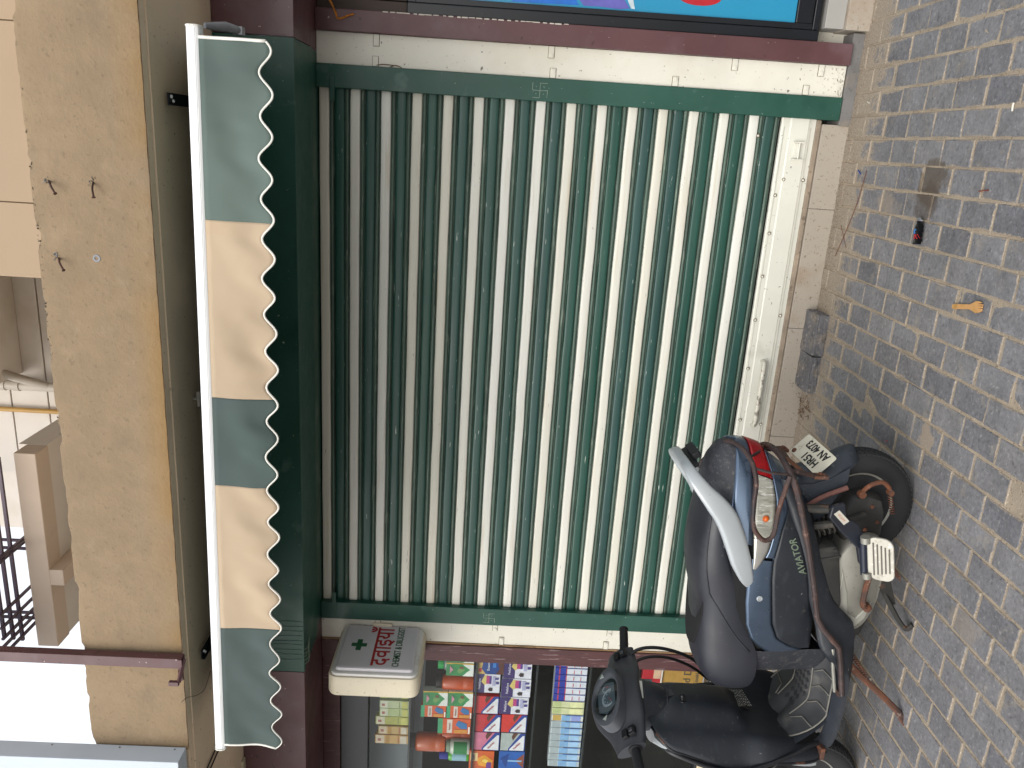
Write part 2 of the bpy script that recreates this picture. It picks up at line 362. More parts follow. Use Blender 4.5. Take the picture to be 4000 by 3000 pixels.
tag(obj('gravel', bm, MB('crumbs', '6a5646', .9).vary(.5, 300, detail=1).spots('c8bba6', 180, .55, .02, amt=.8).spots('2a201a', 150, .56, .02, amt=.8, loc=(5, 5, 5)).done()), 'fine brown grit and crumbs swept along the foot of the wall', 'gravel', kind='stuff')

# ================================================================ facade: skirting
t = thing('tiled_plinth', 'low beige tiled plinth running under the striped shutter', 'plinth', (-1.1, 0, 0))
bm = B()
xs = [.17]+[AY(3245, 820, -.02).x, AY(3140, 1285, -.02).x, AY(3100, 1708, -.02).x]; st = xs[2]-xs[1]
st = xs[2]-xs[1]; xs += [xs[3]+st*k for k in range(1, 5)]
for a, b in zip(xs[:-1], xs[1:]):
    bm = B(); box(bm, b+.0012, a-.0012, -.022, .05, -.03, .122); obj('tile', bm, m_tile, t, .0015)
bm = B(); box(bm, -3.4, .165, -.018, .06, -.03, .119); obj('mortar', bm, m_conc, t)
bm = B(); box(bm, -3.4, .17, .0, .25, .112, .126); obj('threshold', bm, m_conc, t)
t = thing('concrete_footing', 'bare grey concrete strip under the white and maroon posts on the right', 'footing', (.4, 0, 0))
bm = B(); box(bm, .165, .56, -.03, .12, -.03, .052); obj('block', bm, m_conc, t, .004)
t = thing('tiled_step', 'taller beige tiled step under the black poster frame', 'step', (.9, 0, 0))
bm = B(); box(bm, .565, 1.6, -.06, .1, -.03, .105); obj('tile', bm, m_tile, t, .002)
bm = B(); box(bm, .57, 1.6, -.035, .1, .1055, .19); obj('sill', bm, MB('grey_sill', '9a9893', .5).vary(.05, 4).done(), t, .002)

# ================================================================ rolling shutter
ZT, PITCH = 2.4277, .07043
XL, XR = -2.448, .19
sh = thing('rolling_shutter', 'closed rolling shutter of alternating cream and dark green slats with white bottom bar', 'shutter', (-1.13, 0, 0))
for i in range(30):
    z = ZT - i*PITCH; bm = B(); yo = rg.gauss(0, .0006)
    prof = [(.012, .0005), (.004, .0004), (-.001, -.0012), (-.0025, -.004), (-.003, -.012), (-.0032, -.0215), (-.003, -.031), (-.0025, -.039), (-.001, -.0425), (.004, -.0445), (.012, -.0447)]
    n = 24; rings = []
    for k in range(n+1):
        x = XL-.02+(XR+.04-XL)*k/n; wv = .0009*math.sin(k*1.3+i*2.1)+.0007*math.sin(k*.37+i)+(rg.gauss(0, .0012) if rg.random() < .06 else 0)
        rings.append([(x, yo+p+wv, z+q+wv*.8) for p, q in prof])
    loft(bm, rings, closed=False)
    obj('slat', bm, m_whites if i % 2 == 0 else m_greens, sh, smooth='a', ang=50)
    bm = B(); prof = [(.013, -.043), (.013, -.0472), (.006, -.0478), (.0015, -.0500), (-.0002, -.0530), (-.0005, -.0560), (-.0002, -.0590), (.0015, -.062), (.006, -.0642), (.012, -.0648), (.012, -.0660), (.0065, -.0664), (.0055, -.0682), (.0075, -.0696), (.013, -.0700)]
    loft(bm, [[(x, p, z+q) for p, q in prof] for x in (XL-.02, XR+.02)], closed=False)
    obj('hinge_strip', bm, m_joint, sh, smooth='a', ang=60)
bm = B()
loft(bm, [[(x, y, z) for y, z in ((.012, .3065), (-.004, .3065), (-.008, .300), (-.008, .268), (-.012, .262), (-.012, .182), (-.008, .176), (-.006, .1475), (.012, .1475))] for x in (XL-.01, XR)])
obj('bottom_rail', bm, m_rail, sh, smooth='a', ang=30)
bm = B(); box(bm, XL, XR-.004, -.013, .012, .1245, .1468); obj('rubber_seal', bm, m_edge, sh, .003)
bm = B()
for x0, x1 in ((-2.4, .15),):
    tube(bm, [(x0, -.0095, .293), (x1, -.0095, .293)], .0016, 6); tube(bm, [(x0, -.0125, .171), (x1, -.0095, .171)], .0016, 6)
obj('rail_ridge', bm, m_rail, sh, smooth=True)
for (px, py) in ((2961, 530), (3061, 701), (3028, 763), (3005, 912), (2950, 1250), (2922, 1440), (2891, 1640), (2972, 1657), (3048, 1233), (3137, 704), (2978, 1080)):
    p = AY(px, py, -.012); bm = B(); lathe(bm, [(.0085, 0), (.008, .0004)], (p.x, -.0126, p.z), (0, -1, 0), 14); obj('brown_ring', bm, m_groove, sh)  # brown disc outlining each rivet
    bm = B(); lathe(bm, [(.0055, 0), (.005, .002), (.003, .0035), (0.0005, .004)], (p.x, -.0128, p.z), (0, -1, 0), 14)
    obj('rivet', bm, m_rail, sh, smooth=True)
# pull handle (worn) and lock hasp
a = AY(2981, 1415, -.03); b = AY(2948, 1662, -.03)
hd = B(); zc = (a.z+b.z)/2
tube(hd, [(a.x, -.012, zc), (a.x-.003, -.035, zc), (a.x-.018, -.042, zc), (b.x+.018, -.042, zc), (b.x+.003, -.035, zc), (b.x, -.012, zc)], [.015, .012, .011, .011, .012, .015], 14, flat=.8)
obj('pull_handle', hd, MB('worn_handle_paint', 'cbc8ba', .45, .1).vary(.1, 20).spots('7a7468', 22, .54, .03, (.6, 1, 1), amt=.85).spots('e9e8e2', 40, .6, .02, amt=.6).spots('6d3f22', 30, .68, .03, amt=.7).bump(.5, 60, .001).done(), sh, smooth='a')
bm = B(); c = AY(3114, 590, -.02)
for s in (-1, 1): box(bm, c.x+s*.038-.003, c.x+s*.038+.003, -.034, -.008, c.z-.024, c.z+.022)
box(bm, c.x-.034, c.x+.034, -.0205, -.0085, c.z-.012, c.z+.012); tube(bm, [(c.x-.036, -.028, c.z-.005), (c.x+.036, -.028, c.z-.005)], .004, 8)
obj('lock_hasp', bm, m_rail, sh, .001)
# guide channels with faint chalk swastikas and dots (auspicious doorway marks)
m_chalk = MB('faint_chalk', '8d9b8e', .9).vary(.3, 60).done()
def mark(g, cx, cz, s, y):
    bm = B(); h = .5
    segs = [((-h, 0), (h, 0)), ((0, -h), (0, h)), ((0, h), (h, h)), ((h, 0), (h, -h)), ((0, -h), (-h, -h)), ((-h, 0), (-h, h))]
    for p, q in segs:
        tube(bm, [(cx+p[0]*s+rg.gauss(0, .0006), y, cz+p[1]*s*1.1), (cx+(p[0]+q[0])/2*s+rg.gauss(0, .0008), y, cz+(p[1]+q[1])/2*s*1.1), (cx+q[0]*s, y, cz+q[1]*s*1.1+rg.gauss(0, .0008))], .0011, 5)
    for u in (-.25, .25):
        for v in (-.25, .25): lathe(bm, [(.002, 0), (.0015, .0008)], (cx+u*s, y+.0004, cz+v*s*1.1), (0, -1, 0), 8)
    obj('doorway_mark', bm, m_chalk, g)
for x0, x1, px, py, s, nm in ((.187, .2865, 2108, 370, .062, 'right'), (-2.549, -2.447, 1911, 2397, .055, 'left')):
    bm = B(); box(bm, x0, x1, -.036, .045, .055, 2.4335)
    g = obj('guide_channel', bm, m_green, sh, .003)
    c = AY(px, py, -.037); mark(g, (x0+x1)/2-.004, c.z, s, -.0368)
    bm = B(); xm = x0+.02 if nm == 'right' else x1-.01
    box(bm, xm-.075 if nm == 'right' else xm-.05, xm+.03 if nm == 'right' else xm+.075, -.0415, -.0365, 2.35, 2.372); obj('guide_clip', bm, m_green, g, .001)

# ================================================================ posts beside the shutter
def strap(par, x0, x1, z, right=True):
    bm = B(); box(bm, x0-.001, x1+.001, -.0225, -.0206, z-.0145, z+.0145); obj('dark_outline', bm, m_groove, par)  # slightly larger plate draws a dark gap line round the strap
    bm = B(); box(bm, x0, x1, -.0265, -.0226, z-.0125, z+.0125); st_ = obj('strap', bm, m_white, par, .001)
    bm = B(); xc = x0+.012 if right else x1-.012
    lathe(bm, [(.0095, 0), (.0095, .0035), (.005, .004), (.0005, .0045)], (xc, -.0264, z), (0, -1, 0), 16); obj('rivet', bm, m_white, st_, smooth='a')
wp = thing('door_post', 'cream painted post with riveted straps between green guide and maroon post, right of shutter', 'post', (.353, 0, .05))
bm = B(); box(bm, .2875, .4215, -.0205, .08, .056, 2.4335); obj('panel', bm, m_white, wp, .002)
for px, py, s in ((1470, 190, 1), (1467, 235, 0), (2152, 230, 1), (2160, 280, 0), (2638, 310, 0), (2868, 270, 1), (3150, 330, 0), (3205, 290, 1)):
    z = AY(px, py, -.02).z
    strap(wp, *((.372, .4205) if s else (.289, .330)), z, bool(s))
bm = B()
for k in range(60):
    x = rg.uniform(.292, .415); z = .058+abs(rg.gauss(0, .05)); crumb(bm, V3((x, -.021, z)), rg.uniform(.003, .009))
obj('plaster_lumps', bm, MB('lump_plaster', 'b5b0a4', .9).vary(.2, 40).bump(.8, 90, .003).done(), wp)['kind'] = 'stuff'
bm = B()
tube(bm, smoothpts([(.292, -.024, AY(1470, 265).z), (.298, -.03, AY(1500, 262).z), (.297, -.026, AY(1540, 258).z)]), .002, 6)
tube(bm, smoothpts([(.290, -.024, AY(1528, 268).z), (.297, -.03, AY(1550, 262).z), (.289, -.026, AY(1572, 266).z)]), .002, 6)
obj('dry_stalk', bm, MB('dry_stalk', '5c4a34', .9).done(), wp)
mpst = thing('maroon_post', 'maroon post between cream post and black poster frame', 'post', (.47, 0, .05))
bm = B(); box(bm, .4225, .512, -.048, .08, .053, 2.4335); obj('post_body', bm, m_maroon, mpst, .003)
bm = B()
for k in range(26):
    z = AY(1500+k*28, 60).z; box(bm, .5105-rg.uniform(.0006, .004), .5125, -.0487, -.047, z-.024, z-rg.uniform(-.01, .012))
obj('chipped_paint', bm, MB('primer', 'bdb7ac', .8).vary(.2, 80).done(), mpst)
wl = thing('door_post', 'cream painted post behind the pharmacy sign, left of shutter', 'post', (-2.61, 0, .1))
bm = B(); box(bm, -2.678, -2.5495, -.0205, .08, .115, 2.4335); obj('panel', bm, m_white, wl, .002)
for px, py, s in ((1477, 2434, 1), (1960, 2480, 0), (1935, 2435, 1), (2372, 2465, 0), (2376, 2510, 1)):
    z = AY(px, py, -.02).z; strap(wl, *((-2.59, -2.551) if s else (-2.676, -2.63)), z, bool(s))
ml = thing('maroon_post', 'weathered maroon timber post beside the product window', 'post', (-2.735, 0, .1))
bm = B(); box(bm, -2.79, -2.686, -.038, .08, AY(2905, 2640).z, 2.4335); obj('post_body', bm, m_wood, ml, .003)
bm = B(); box(bm, -2.6857, -2.6785, -.028, .06, AY(2905, 2640).z, 2.43); obj('timber_edge', bm, MB('bare_timber', '9a7d5c', .8).vary(.25, 20, (1, 1, .3)).spots('5c452f', 20, .6, .08, (1, 1, .3), amt=.5).bump(.5, 30, .002).done(), ml)
bm = B(); za = AY(1880, 2490).z
tube(bm, smoothpts([(-2.69, -.035, za+.02), (-2.683, -.036, za-.08), (-2.688, -.036, za-.16), (-2.68, -.038, za-.26), (-2.683, -.036, za-.3)]), .0018, 5)
obj('loose_wire', bm, MB('wire_brown', '3d3026', .8).done(), ml)
zb0 = AY(2905, 2640).z
t = thing('stall_riser', 'pale cracked plaster base below the weathered maroon timber post', 'riser', (-2.73, 0, 0))
bm = B(); box(bm, -2.80, -2.5495, -.03, .08, .0, .1135); box(bm, -2.80, -2.68, -.028, .08, .1137, zb0-.002)
box(bm, -2.86, -2.60, -.155, -.032, .0, .128)
obj('plaster', bm, MB('cracked_plaster', 'b8aa92', .9).vary(.15, 10).spots('6e5c44', 16, .58, .08, amt=.7).bump(.8, 40, .004).done(), t, .003)

# ================================================================ shutter hood and beams
def hood(name, label, cat, x0, x1, mat):
    t = thing(name, label, cat, ((x0+x1)/2, -.25, 2.42))
    bm = B(); box(bm, x0, x1, -.505, -.475, 2.4135, 2.727); obj('face_panel', bm, mat, t, .002)
    bm = B(); box(bm, x0, x1, -.4745, -.19, 2.4180, 2.4345); obj('bottom_panel', bm, mat, t, .002)
    bm = B(); box(bm, x0, x1, -.1895, .08, 2.4215+.013, 2.4345+.012); obj('rear_lip', bm, mat, t, .002)
    return t
t = hood('shutter_hood', 'dark green sheet metal hood above the shutter behind the awning', 'hood', -2.545, .335, m_green)
bm = B()
for k in range(9):
    x = -2.47+k*.026; tube(bm, [(x, -.507, 2.415+rg.uniform(0, .01)), (x+rg.gauss(0, .004), -.5075, 2.5), (x+rg.gauss(0, .006), -.5075, 2.6)], .0012, 4)
obj('paint_streak', bm, MB('streak', '5d807a', .7).done(), t)
bm = B(); 
for k in range(5): tube(bm, [(-2.5+k*.02, -.50, 2.412), (-2.50+k*.02+rg.gauss(0, .01), -.47, 2.402), (-2.5+k*.025, -.43, 2.406)], .0022, 4)
obj('peeling_paint', bm, MB('peel', '7e8d7a', .8).done(), t)
hood('wall_beam', 'maroon box beam above the black poster frame', 'beam', .3375, 1.7, m_maroon)
hood('wall_beam', 'maroon box beam above the product window, left of green hood', 'beam', -5.0, -2.5475, m_maroon)

# ================================================================ right shop front
fr = thing('poster_frame', 'black metal frame holding a bright blue poster, at the right edge', 'frame', (.9, 0, .2))
z0 = AY(3192, 120).z; z1 = AY(1592, 20).z
pz0 = AY(3104, 81).z; pz1 = AY(1585, 0).z
xa = .513; pxl = AY(2500, 45, -.02).x
bm = B(); box(bm, xa, xa+.046, -.028, .06, z0, z1); obj('side_bar', bm, m_black, fr, .004)
bm = B(); box(bm, xa+.048, pxl, -.016, .06, z0+.03, z1-.002); obj('inner_bar', bm, m_black, fr, .003)
bm = B(); box(bm, xa+.048, 1.7, -.018, .06, z0, z0+.029); box(bm, pxl, 1.7, -.014, .06, z0+.031, pz0-.002); obj('bottom_bar', bm, m_black, fr, .004)
bm = B(); box(bm, xa+.048, 1.7, -.018, .06, z1-.04, z1); obj('top_bar', bm, m_black, fr, .004)
bm = B(); box(bm, pxl+.0005, 1.7, -.002, .01, pz0, z1-.042); po = obj('poster', bm, MB('blue_poster', '2a93bd', .3).vary(.03, 2).spots('1f86cf', 1.2, .5, .3, amt=.3).done(), fr)
bm = B(); gx = lambda px, py: (AY(px, py, -.003).x, AY(px, py, -.003).z)
xz(bm, [gx(2280, 22), gx(2345, 26), gx(2420, 36), gx(2460, 33), gx(2440, 0), gx(2400, -80), gx(2310, -80), gx(2250, -20)], -.0035, -.0022); obj('glove_picture', bm, plain('6a63b8', .4), po)
bm = B(); xz(bm, [gx(2455, 10), gx(2440, -40), gx(2470, -20), gx(2480, 36), gx(2466, 34)], -.0045, -.0036); obj('picture_border', bm, plain('cfd8e0', .4), po)
bm = B(); xz(bm, [gx(2000, -20), gx(2240, -20), gx(2262, 20), gx(2100, 12), gx(2000, 6)], -.0035, -.0022); obj('picture_background', bm, plain('1c6fd0', .4), po)
c = AY(2735, -10, -.003); bm = B(); xz(bm, [(c.x+.033*math.cos(a*math.pi/16), c.z+.095*math.sin(a*math.pi/16)) for a in range(32)], -.0035, -.0022); obj('red_oval', bm, plain('c0202c', .35), po)
bm = B(); bm.faces.new([bm.verts.new(v) for v in ((pxl, -.009, pz0), (1.7, -.009, pz0), (1.7, -.009, z1-.042), (pxl, -.009, z1-.042))]); obj('glass', bm, m_glass, fr)
t = thing('timber_panel', 'dark brown plank panel above the black poster frame', 'panel', (.8, 0, z1))
bm = B(); x = .514
for wdt in (.05, .032, .07, .045, .06, .1, .1): box(bm, x, x+wdt-.004, -.01+rg.uniform(-.003, .003), .06, z1+.001, 2.4335); x += wdt
obj('planks', bm, m_bwood, t, .002)
t = thing('orange_rope', 'short frayed orange rope end hanging over the maroon post', 'rope', (.5, -.06, 2.3))
bm = B(); 
pts = [AY(1278, -15, -.06), AY(1291, 5, -.06), AY(1303, 30, -.06), AY(1312, 52, -.053), AY(1320, 71, -.053), AY(1340, 68, -.053), AY(1360, 60, -.053), AY(1380, 55, -.053)]
P = smoothpts(pts, 8)
for ph in (0, 2.1, 4.2):
    tube(bm, [p+V3((math.cos(i*1.1+ph)*.0028, 0, math.sin(i*1.1+ph)*.0028)) for i, p in enumerate(P)], .0026, 6)
obj('strands', bm, MB('orange_nylon', 'b8701c', .7).vary(.3, 120).spots('3c2412', 60, .55, .05, amt=.6).done(), t, smooth=True)
t = thing('wall_gate', 'building wall continuing behind and right of the blue poster', 'wall', (3, .1, 0))
bm = B(); box(bm, .52, 6, .081, .3, 0, 2.72); obj('wall_body', bm, m_white, t)
for a_, b_, lab in ((-2.44, .19, 'dark void wall behind the rolling shutter'),):
    t = thing('back_wall', lab, 'wall', (-1, .4, 0)); bm = B(); box(bm, -2.5, .25, .2, .3, 0, 2.7); obj('wall_body', bm, m_conc, t)
# ================================================================ left shop front (product window)
wf = thing('shop_window', 'dark product window of the chemist, left of the maroon timber post', 'window', (-3.2, 0, .2))
ztop = AY(1440, 2760).z
bm = B(); box(bm, -5, -2.7915, -.01, .07, 2.335, 2.4335); obj('head_board', bm, m_wood, wf, .003)
bm = B(); box(bm, -5, -2.7915, -.002, .06, ztop, 2.333); obj('top_bar', bm, m_black, wf, .004)
bm = B(); box(bm, -5, -2.7915, .0, .06, .221, .245); obj('bottom_bar', bm, m_black, wf, .004)
bm = B(); box(bm, -5, -2.7915, .0, .06, .0, .219); obj('apron', bm, MB('dark_apron', '2a2624', .7).done(), wf, .002)
bm = B(); bm.faces.new([bm.verts.new(v) for v in ((-5, .024, .245), (-2.7915, .024, .245), (-2.7915, .024, ztop), (-5, .024, ztop))]); obj('glass', bm, m_glass, wf)
m_int = MB('dark_interior', '15140f', .9).vary(.3, 2).spots('2c3026', 5, .55, .1, amt=.5).done()
bm = B(); box(bm, -5, -2.7, .62, .66, 0, 2.5); obj('back_panel', bm, m_int, wf)
bm = B(); box(bm, -2.7, -2.66, .09, .66, 0, 2.5); obj('side_panel', bm, m_int, wf)
bm = B(); box(bm, -5, -2.7, .062, .66, 2.44, 2.5); obj('ceiling_panel', bm, m_int, wf)
m_shelf = MB('smoked_shelf', '2b302f', .15).done()
YP = .075
def PZ(x, y): return AY(x, y, YP).z
for px, py in ((1597, 2800), (1851, 2750), (2083, 2750), (2298, 2650)):
    bm = B(); z = PZ(px, py); box(bm, -5, -2.79, YP-.03, .36, z-.012, z-.001); obj('shelf', bm, m_shelf, wf, .001)
# pale grey sheet standing in for a reflection on the glass; no blind there
bm = B(); box(bm, -5, -3.02, .34, .345, PZ(1640, 2900), ztop+.05); obj('reflection_sheet', bm, MB('reflection_grey', '8b9296', .7).vary(.06, 3).done(), wf)

PG = 'products standing behind the shop window'
def pbox(name, label, cat, x0, y0, x1, y1, col, panels=(), texts=(), depth=.045, yy=YP, grp=PG):
    """x0..x1 down the item, y0 (right) .. y1 (left)"""
    c = AY((x0+x1)/2, (y0+y1)/2, yy)
    w_ = (AY((x0+x1)/2, y0, yy)-AY((x0+x1)/2, y1, yy)).length; h_ = (AY(x0, (y0+y1)/2, yy)-AY(x1, (y0+y1)/2, yy)).length
    t = thing(name, label, cat, (c.x, yy, c.z-h_/2), grp)
    bm = B(); box(bm, c.x-w_/2, c.x+w_/2, yy, yy+depth, c.z-h_/2, c.z+h_/2)
    bd = obj('carton', bm, plain(col, .35), t, .0015)
    k = 0
    for col2, poly in panels:
        k += 1; bm = B(); xz(bm, [(c.x-w_/2+u*w_, c.z-h_/2+v*h_) for u, v in poly], yy-.0006*k-.0001, yy-.0006*k+.0004); obj('printed_panel', bm, plain(col2, .35), bd)
    for s, u, v, sz, col3, ang in texts:
        a = R(ang); M = frame((c.x-w_/2+u*w_, yy-.0006*k-.0012, c.z-h_/2+v*h_), (math.cos(a), 0, math.sin(a)), (-math.sin(a), 0, math.cos(a)))
        text_mesh(s, plain(col3, .4), M, sz, .0002, parent=bd, bold=.0002)
    return t
def rc(a, b, c, d): return [(a, c), (b, c), (b, d), (a, d)]
# --- top shelf
for (x0, x1, y0, y1, c1, c2, lab) in ((1483, 1597, 2706, 2728, 'aebb8e', 'c7cc7a', 'pale green medicine box half hidden by the sign on top shelf'), (1483, 1597, 2738, 2767, 'c3cda2', 'dfe0c8', 'pale green medicine box, next to the half hidden one on top shelf'), (1483, 1597, 2768, 2799, 'b8c68c', 'dcdcc0', 'pale green medicine box in the middle of the top shelf'), (1467, 1596, 2800, 2831, 'b5b557', 'e0d9bc', 'olive and cream medicine box, tallest of the green ones on top shelf'), (1478, 1594, 2838, 2868, 'c9a868', 'ddc9a8', 'tan striped medicine box on top shelf beside the olive one'), (1465, 1594, 2872, 2905, 'cfa662', 'e0cdb2', 'tan striped medicine box at the left end of the top shelf')):
    tan = c1[0] == 'c' and c1[2] != 'c'
    pn = [(c2, rc(.03, .97, .72, .97)), ('b06a5a', rc(.3, .6, .82, .92))]
    if tan: pn += [('b98a38', rc(.03, .97, .56, .68)), ('d9cdb8', rc(.06, .94, .05, .24)), ('b0623c', rc(.1, .9, .28, .31))]
    else: pn += [('8d9a5a', rc(.1, .9, .30, .33)), ('c9c96a', rc(.05, .95, .04, .24))]
    pbox('medicine_box', lab, 'box', x0, y0, x1, y1, c1, pn)
# --- second shelf
LEAF = [('2d8a48', [(.08, .42), (.5, .12), (.92, .42), (.92, .8), (.5, .55), (.08, .8)]), ('6f9a58', [(.2, .5), (.5, .3), (.6, .55), (.35, .6)]), ('6b4a30', [(.55, .38), (.72, .34), (.76, .5), (.6, .52)]), ('c98aa0', [(.2, .86), (.8, .86), (.5, .74)])]
def gbox(x0, x1, y0, y1, lab, g=True):
    pbox('green_medicine_box', lab, 'box', x0, y0, x1, y1, 'd3dcd4', [('2d7f46', rc(0, .9, .28, 1)), ('c9a33c', rc(.9, 1, 0, 1)), ('e2e6e0', [(0, 0), (.9, 0), (.9, .4), (.45, .16), (0, .4)])]+LEAF)
gbox(1743, 1852, 2562, 2588, 'narrow green leaf-print box next to the post on second shelf')
gbox(1743, 1850, 2590, 2640, 'wide green and white leaf-print box left of the narrow one on second shelf')
gbox(1653, 1749, 2700, 2756, 'green leaf-print box with yellow side, upper of the stacked pair')
gbox(1751, 1847, 2703, 2759, 'green leaf-print box with yellow side, lower of the stacked pair')
def jar(name, label, x0, x1, y0, y1, col, capc, xcap, rub=None, yy=YP+.05):
    a = AY(x1, (y0+y1)/2, yy); b = AY(x0, (y0+y1)/2, yy); r = (AY((x0+x1)/2, y0, yy)-AY((x0+x1)/2, y1, yy)).length/2
    cz = AY(xcap, (y0+y1)/2, yy).z; t = thing(name, label, 'jar', (a.x, yy, a.z), PG); h = b.z-a.z
    bm = B(); lathe(bm, [(r*.93, 0), (r, h*.04), (r, h*.27), (r*.975, h*.3), (r*.975, h*.34), (r, h*.37), (r, h*.9), (r*.9, h*.97), (r*.7, h)], (a.x, yy, a.z), (0, 0, 1), 28); bd = obj('jar_body', bm, plain(col, .3, 0, .3), t, smooth='a')
    bm = B(); lathe(bm, [(r*.78, 0), (r*.8, .002), (r*.8, cz-b.z-.003), (r*.7, cz-b.z)], (a.x, yy, b.z+.0005), (0, 0, 1), 28); obj('lid', bm, plain(capc, .4), t, smooth='a')
    if rub:
        bm = B(); bmx = [(a.x+r*1.012*math.sin(q), yy-r*1.012*math.cos(q)) for q in [R(-70+140*i/12) for i in range(13)]]
        loft(bm, [[(x, y, a.z+h*.12) for x, y in bmx], [(x, y, a.z+h*.8) for x, y in bmx]], closed=False); obj('printed_label', bm, plain(rub, .4), bd, smooth=True)
jar('plastic_jar', 'orange plastic jar beside the wide green leaf-print box', 1727, 1849, 2642, 2692, 'c2501c', '241d1a', 1703)
jar('plastic_jar', 'large orange jar with dark lid, standing high at the left', 1623, 1740, 2868, 2928, 'c25a2c', '241d1a', 1604, yy=YP+.09)
jar('plastic_jar', 'orange jar mostly hidden behind the tall orange sports box', 1725, 1837, 2850, 2890, 'c65420', 'a84818', 1710, yy=YP+.11)
jar('glass_jar', 'white jar with green printed label and lid, left part of second shelf', 1757, 1834, 2891, 2940, 'c9cfc2', '8fa38a', 1743, '1f7a3a')
jar('plastic_tube', 'slim bottle, blue above and bright green below, at the left end', 1750, 1831, 2936, 2968, '4fae2c', '27309a', 1716, '8fb8c9')
jar('plastic_jar', 'clear jar with bright green lid behind the narrow leaf-print boxes', 1735, 1849, 2562, 2618, '8b9a94', '2fa857', 1712, yy=YP+.11)
def obx(x0, x1, y0, y1, lab):
    pbox('sports_drink_box', lab, 'box', x0, y0, x1, y1, 'd0551f', [('2f9a68', rc(0, 1, .85, 1)), ('d9cfc4', rc(.05, .95, .56, .72)), ('2f6fa8', [(.35, .1), (.7, .12), (.9, .38), (.6, .46), (.35, .3)]), ('d08a30', rc(.05, .3, .1, .5)), ('efe6da', rc(.04, .5, .02, .07))], [('Resource', .5, .64, .013, '8a1f20', 0)])
obx(1644, 1742, 2756, 2801, 'small orange drink box with teal lid band, upper of the stacked pair')
obx(1744, 1843, 2758, 2806, 'small orange drink box with teal lid band, lower of the stacked pair')
obx(1710, 1838, 2808, 2866, 'tall orange drink box with teal lid band and blue figure')
# --- third: two tiers
pbox('nutrition_box', 'blue and gold nutrition drink box at the top right of the third shelf', 'box', 1866, 2568, 1969, 2633, '1c3f84', [('c9a860', [(0, 1), (1, 1), (1, .86), (.6, .8), (.3, .84), (0, .68)]), ('5a332a', [(0, 0), (1, 0), (1, .16), (.55, .22), (.3, .16), (0, .3)]), ('b82a34', rc(.12, .34, .84, .95)), ('3a78c0', rc(.4, .95, .3, .42))], [('Ensure', .48, .58, .021, 'dfe6f0', 0)])
def ped(x0, x1, y0, y1, lab):
    pbox('nutrition_box', lab, 'box', x0, y0, x1, y1, 'd8d8e2', [('3c2d66', [(0, 1), (1, 1), (1, .62), (.78, .62), (.6, .74), (.42, .6), (0, .6)]), ('cdb96e', [(.42, .6), (.6, .73), (.95, .62), (.95, .5), (.55, .42)]), ('b0407a', rc(.5, .92, .42, .54)), ('5a3a86', rc(.5, .92, .34, .42)), ('3a2d30', [(.1, .4), (.2, .46), (.3, .4), (.28, .28), (.12, .28)]), ('a8a8c8', rc(.4, .9, .18, .3)), ('4a3f86', rc(.5, .62, .04, .16)), ('4a3f86', rc(.75, .84, .06, .2))], [('PediaSure', .5, .8, .019, 'dcd8ea', 0)])
ped(1853, 1953, 2634, 2706, 'purple and white nutrition box, left of the blue and gold one')
ped(1969, 2078, 2574, 2651, 'purple and white nutrition box in the lower tier, beside the post')
ped(1959, 2073, 2653, 2723, 'purple and white nutrition box, second from the post in the lower tier')
ped(1951, 2064, 2725, 2790, 'purple and white nutrition box, third from the post in the lower tier')
def hpk(x0, x1, y0, y1, c, lab):
    pbox('pouch_pack', lab, 'packet', x0, y0, x1, y1, c, [('23408f', [(.08, .62), (.1, .55), (1, .12), (1, 0), (.0, 0)] if False else [(.0, .68), (.12, .68), (1, .2), (1, .0), (0, 0)]), ('dcdce0', [(.03, .62), (.1, .62), (.88, .1), (.88, .03), (.03, .03)]), ('5a3428', [(.6, .5), (1, .3), (1, .5), (.8, .56)])], [('Horlicks', .3, .33, .017, 'b02030', -38)], depth=.03)
hpk(1850, 1948, 2720, 2788, 'c62a2c', 'red packet with white triangle under the purple box, upper tier')
hpk(1857, 1955, 2792, 2859, 'b8242c', 'red packet with white triangle in the middle of the upper tier')
hpk(1959, 2057, 2793, 2861, 'c8332c', 'red packet with white triangle in the lower tier')
hpk(1851, 1951, 2862, 2930, 'c9708c', 'pink packet with white triangle in the upper tier')
hpk(1956, 2050, 2865, 2933, 'a8b0ae', 'pale silver packet with white triangle in the lower tier')
pbox('pouch_pack', 'orange and yellow refill pouch at the left end of the upper tier', 'packet', 1832, 2934, 1929, 3004, 'cc5a22', [('e09a2e', [(.1, .1), (.5, .05), (.8, .4), (.55, .7), (.2, .6)]), ('e8c890', rc(.45, .9, .66, .95)), ('6a3a8a', rc(.05, .4, .1, .3)), ('f0d060', [(.35, .3), (.5, .22), (.6, .38), (.45, .48)])], [('oxyn', .66, .82, .02, '5a2a70', 0)], depth=.03)
pbox('pouch_pack', 'blue refill pouch with brown peak at the left end of the lower tier', 'packet', 1948, 2936, 2047, 3006, '2258a8', [('8a4a34', [(.1, .02), (.5, .35), (.9, .02)]), ('8fb8dc', rc(.45, .53, .1, .9)), ('163f86', [(.1, .7), (.6, .95), (.9, .6)])], depth=.03)
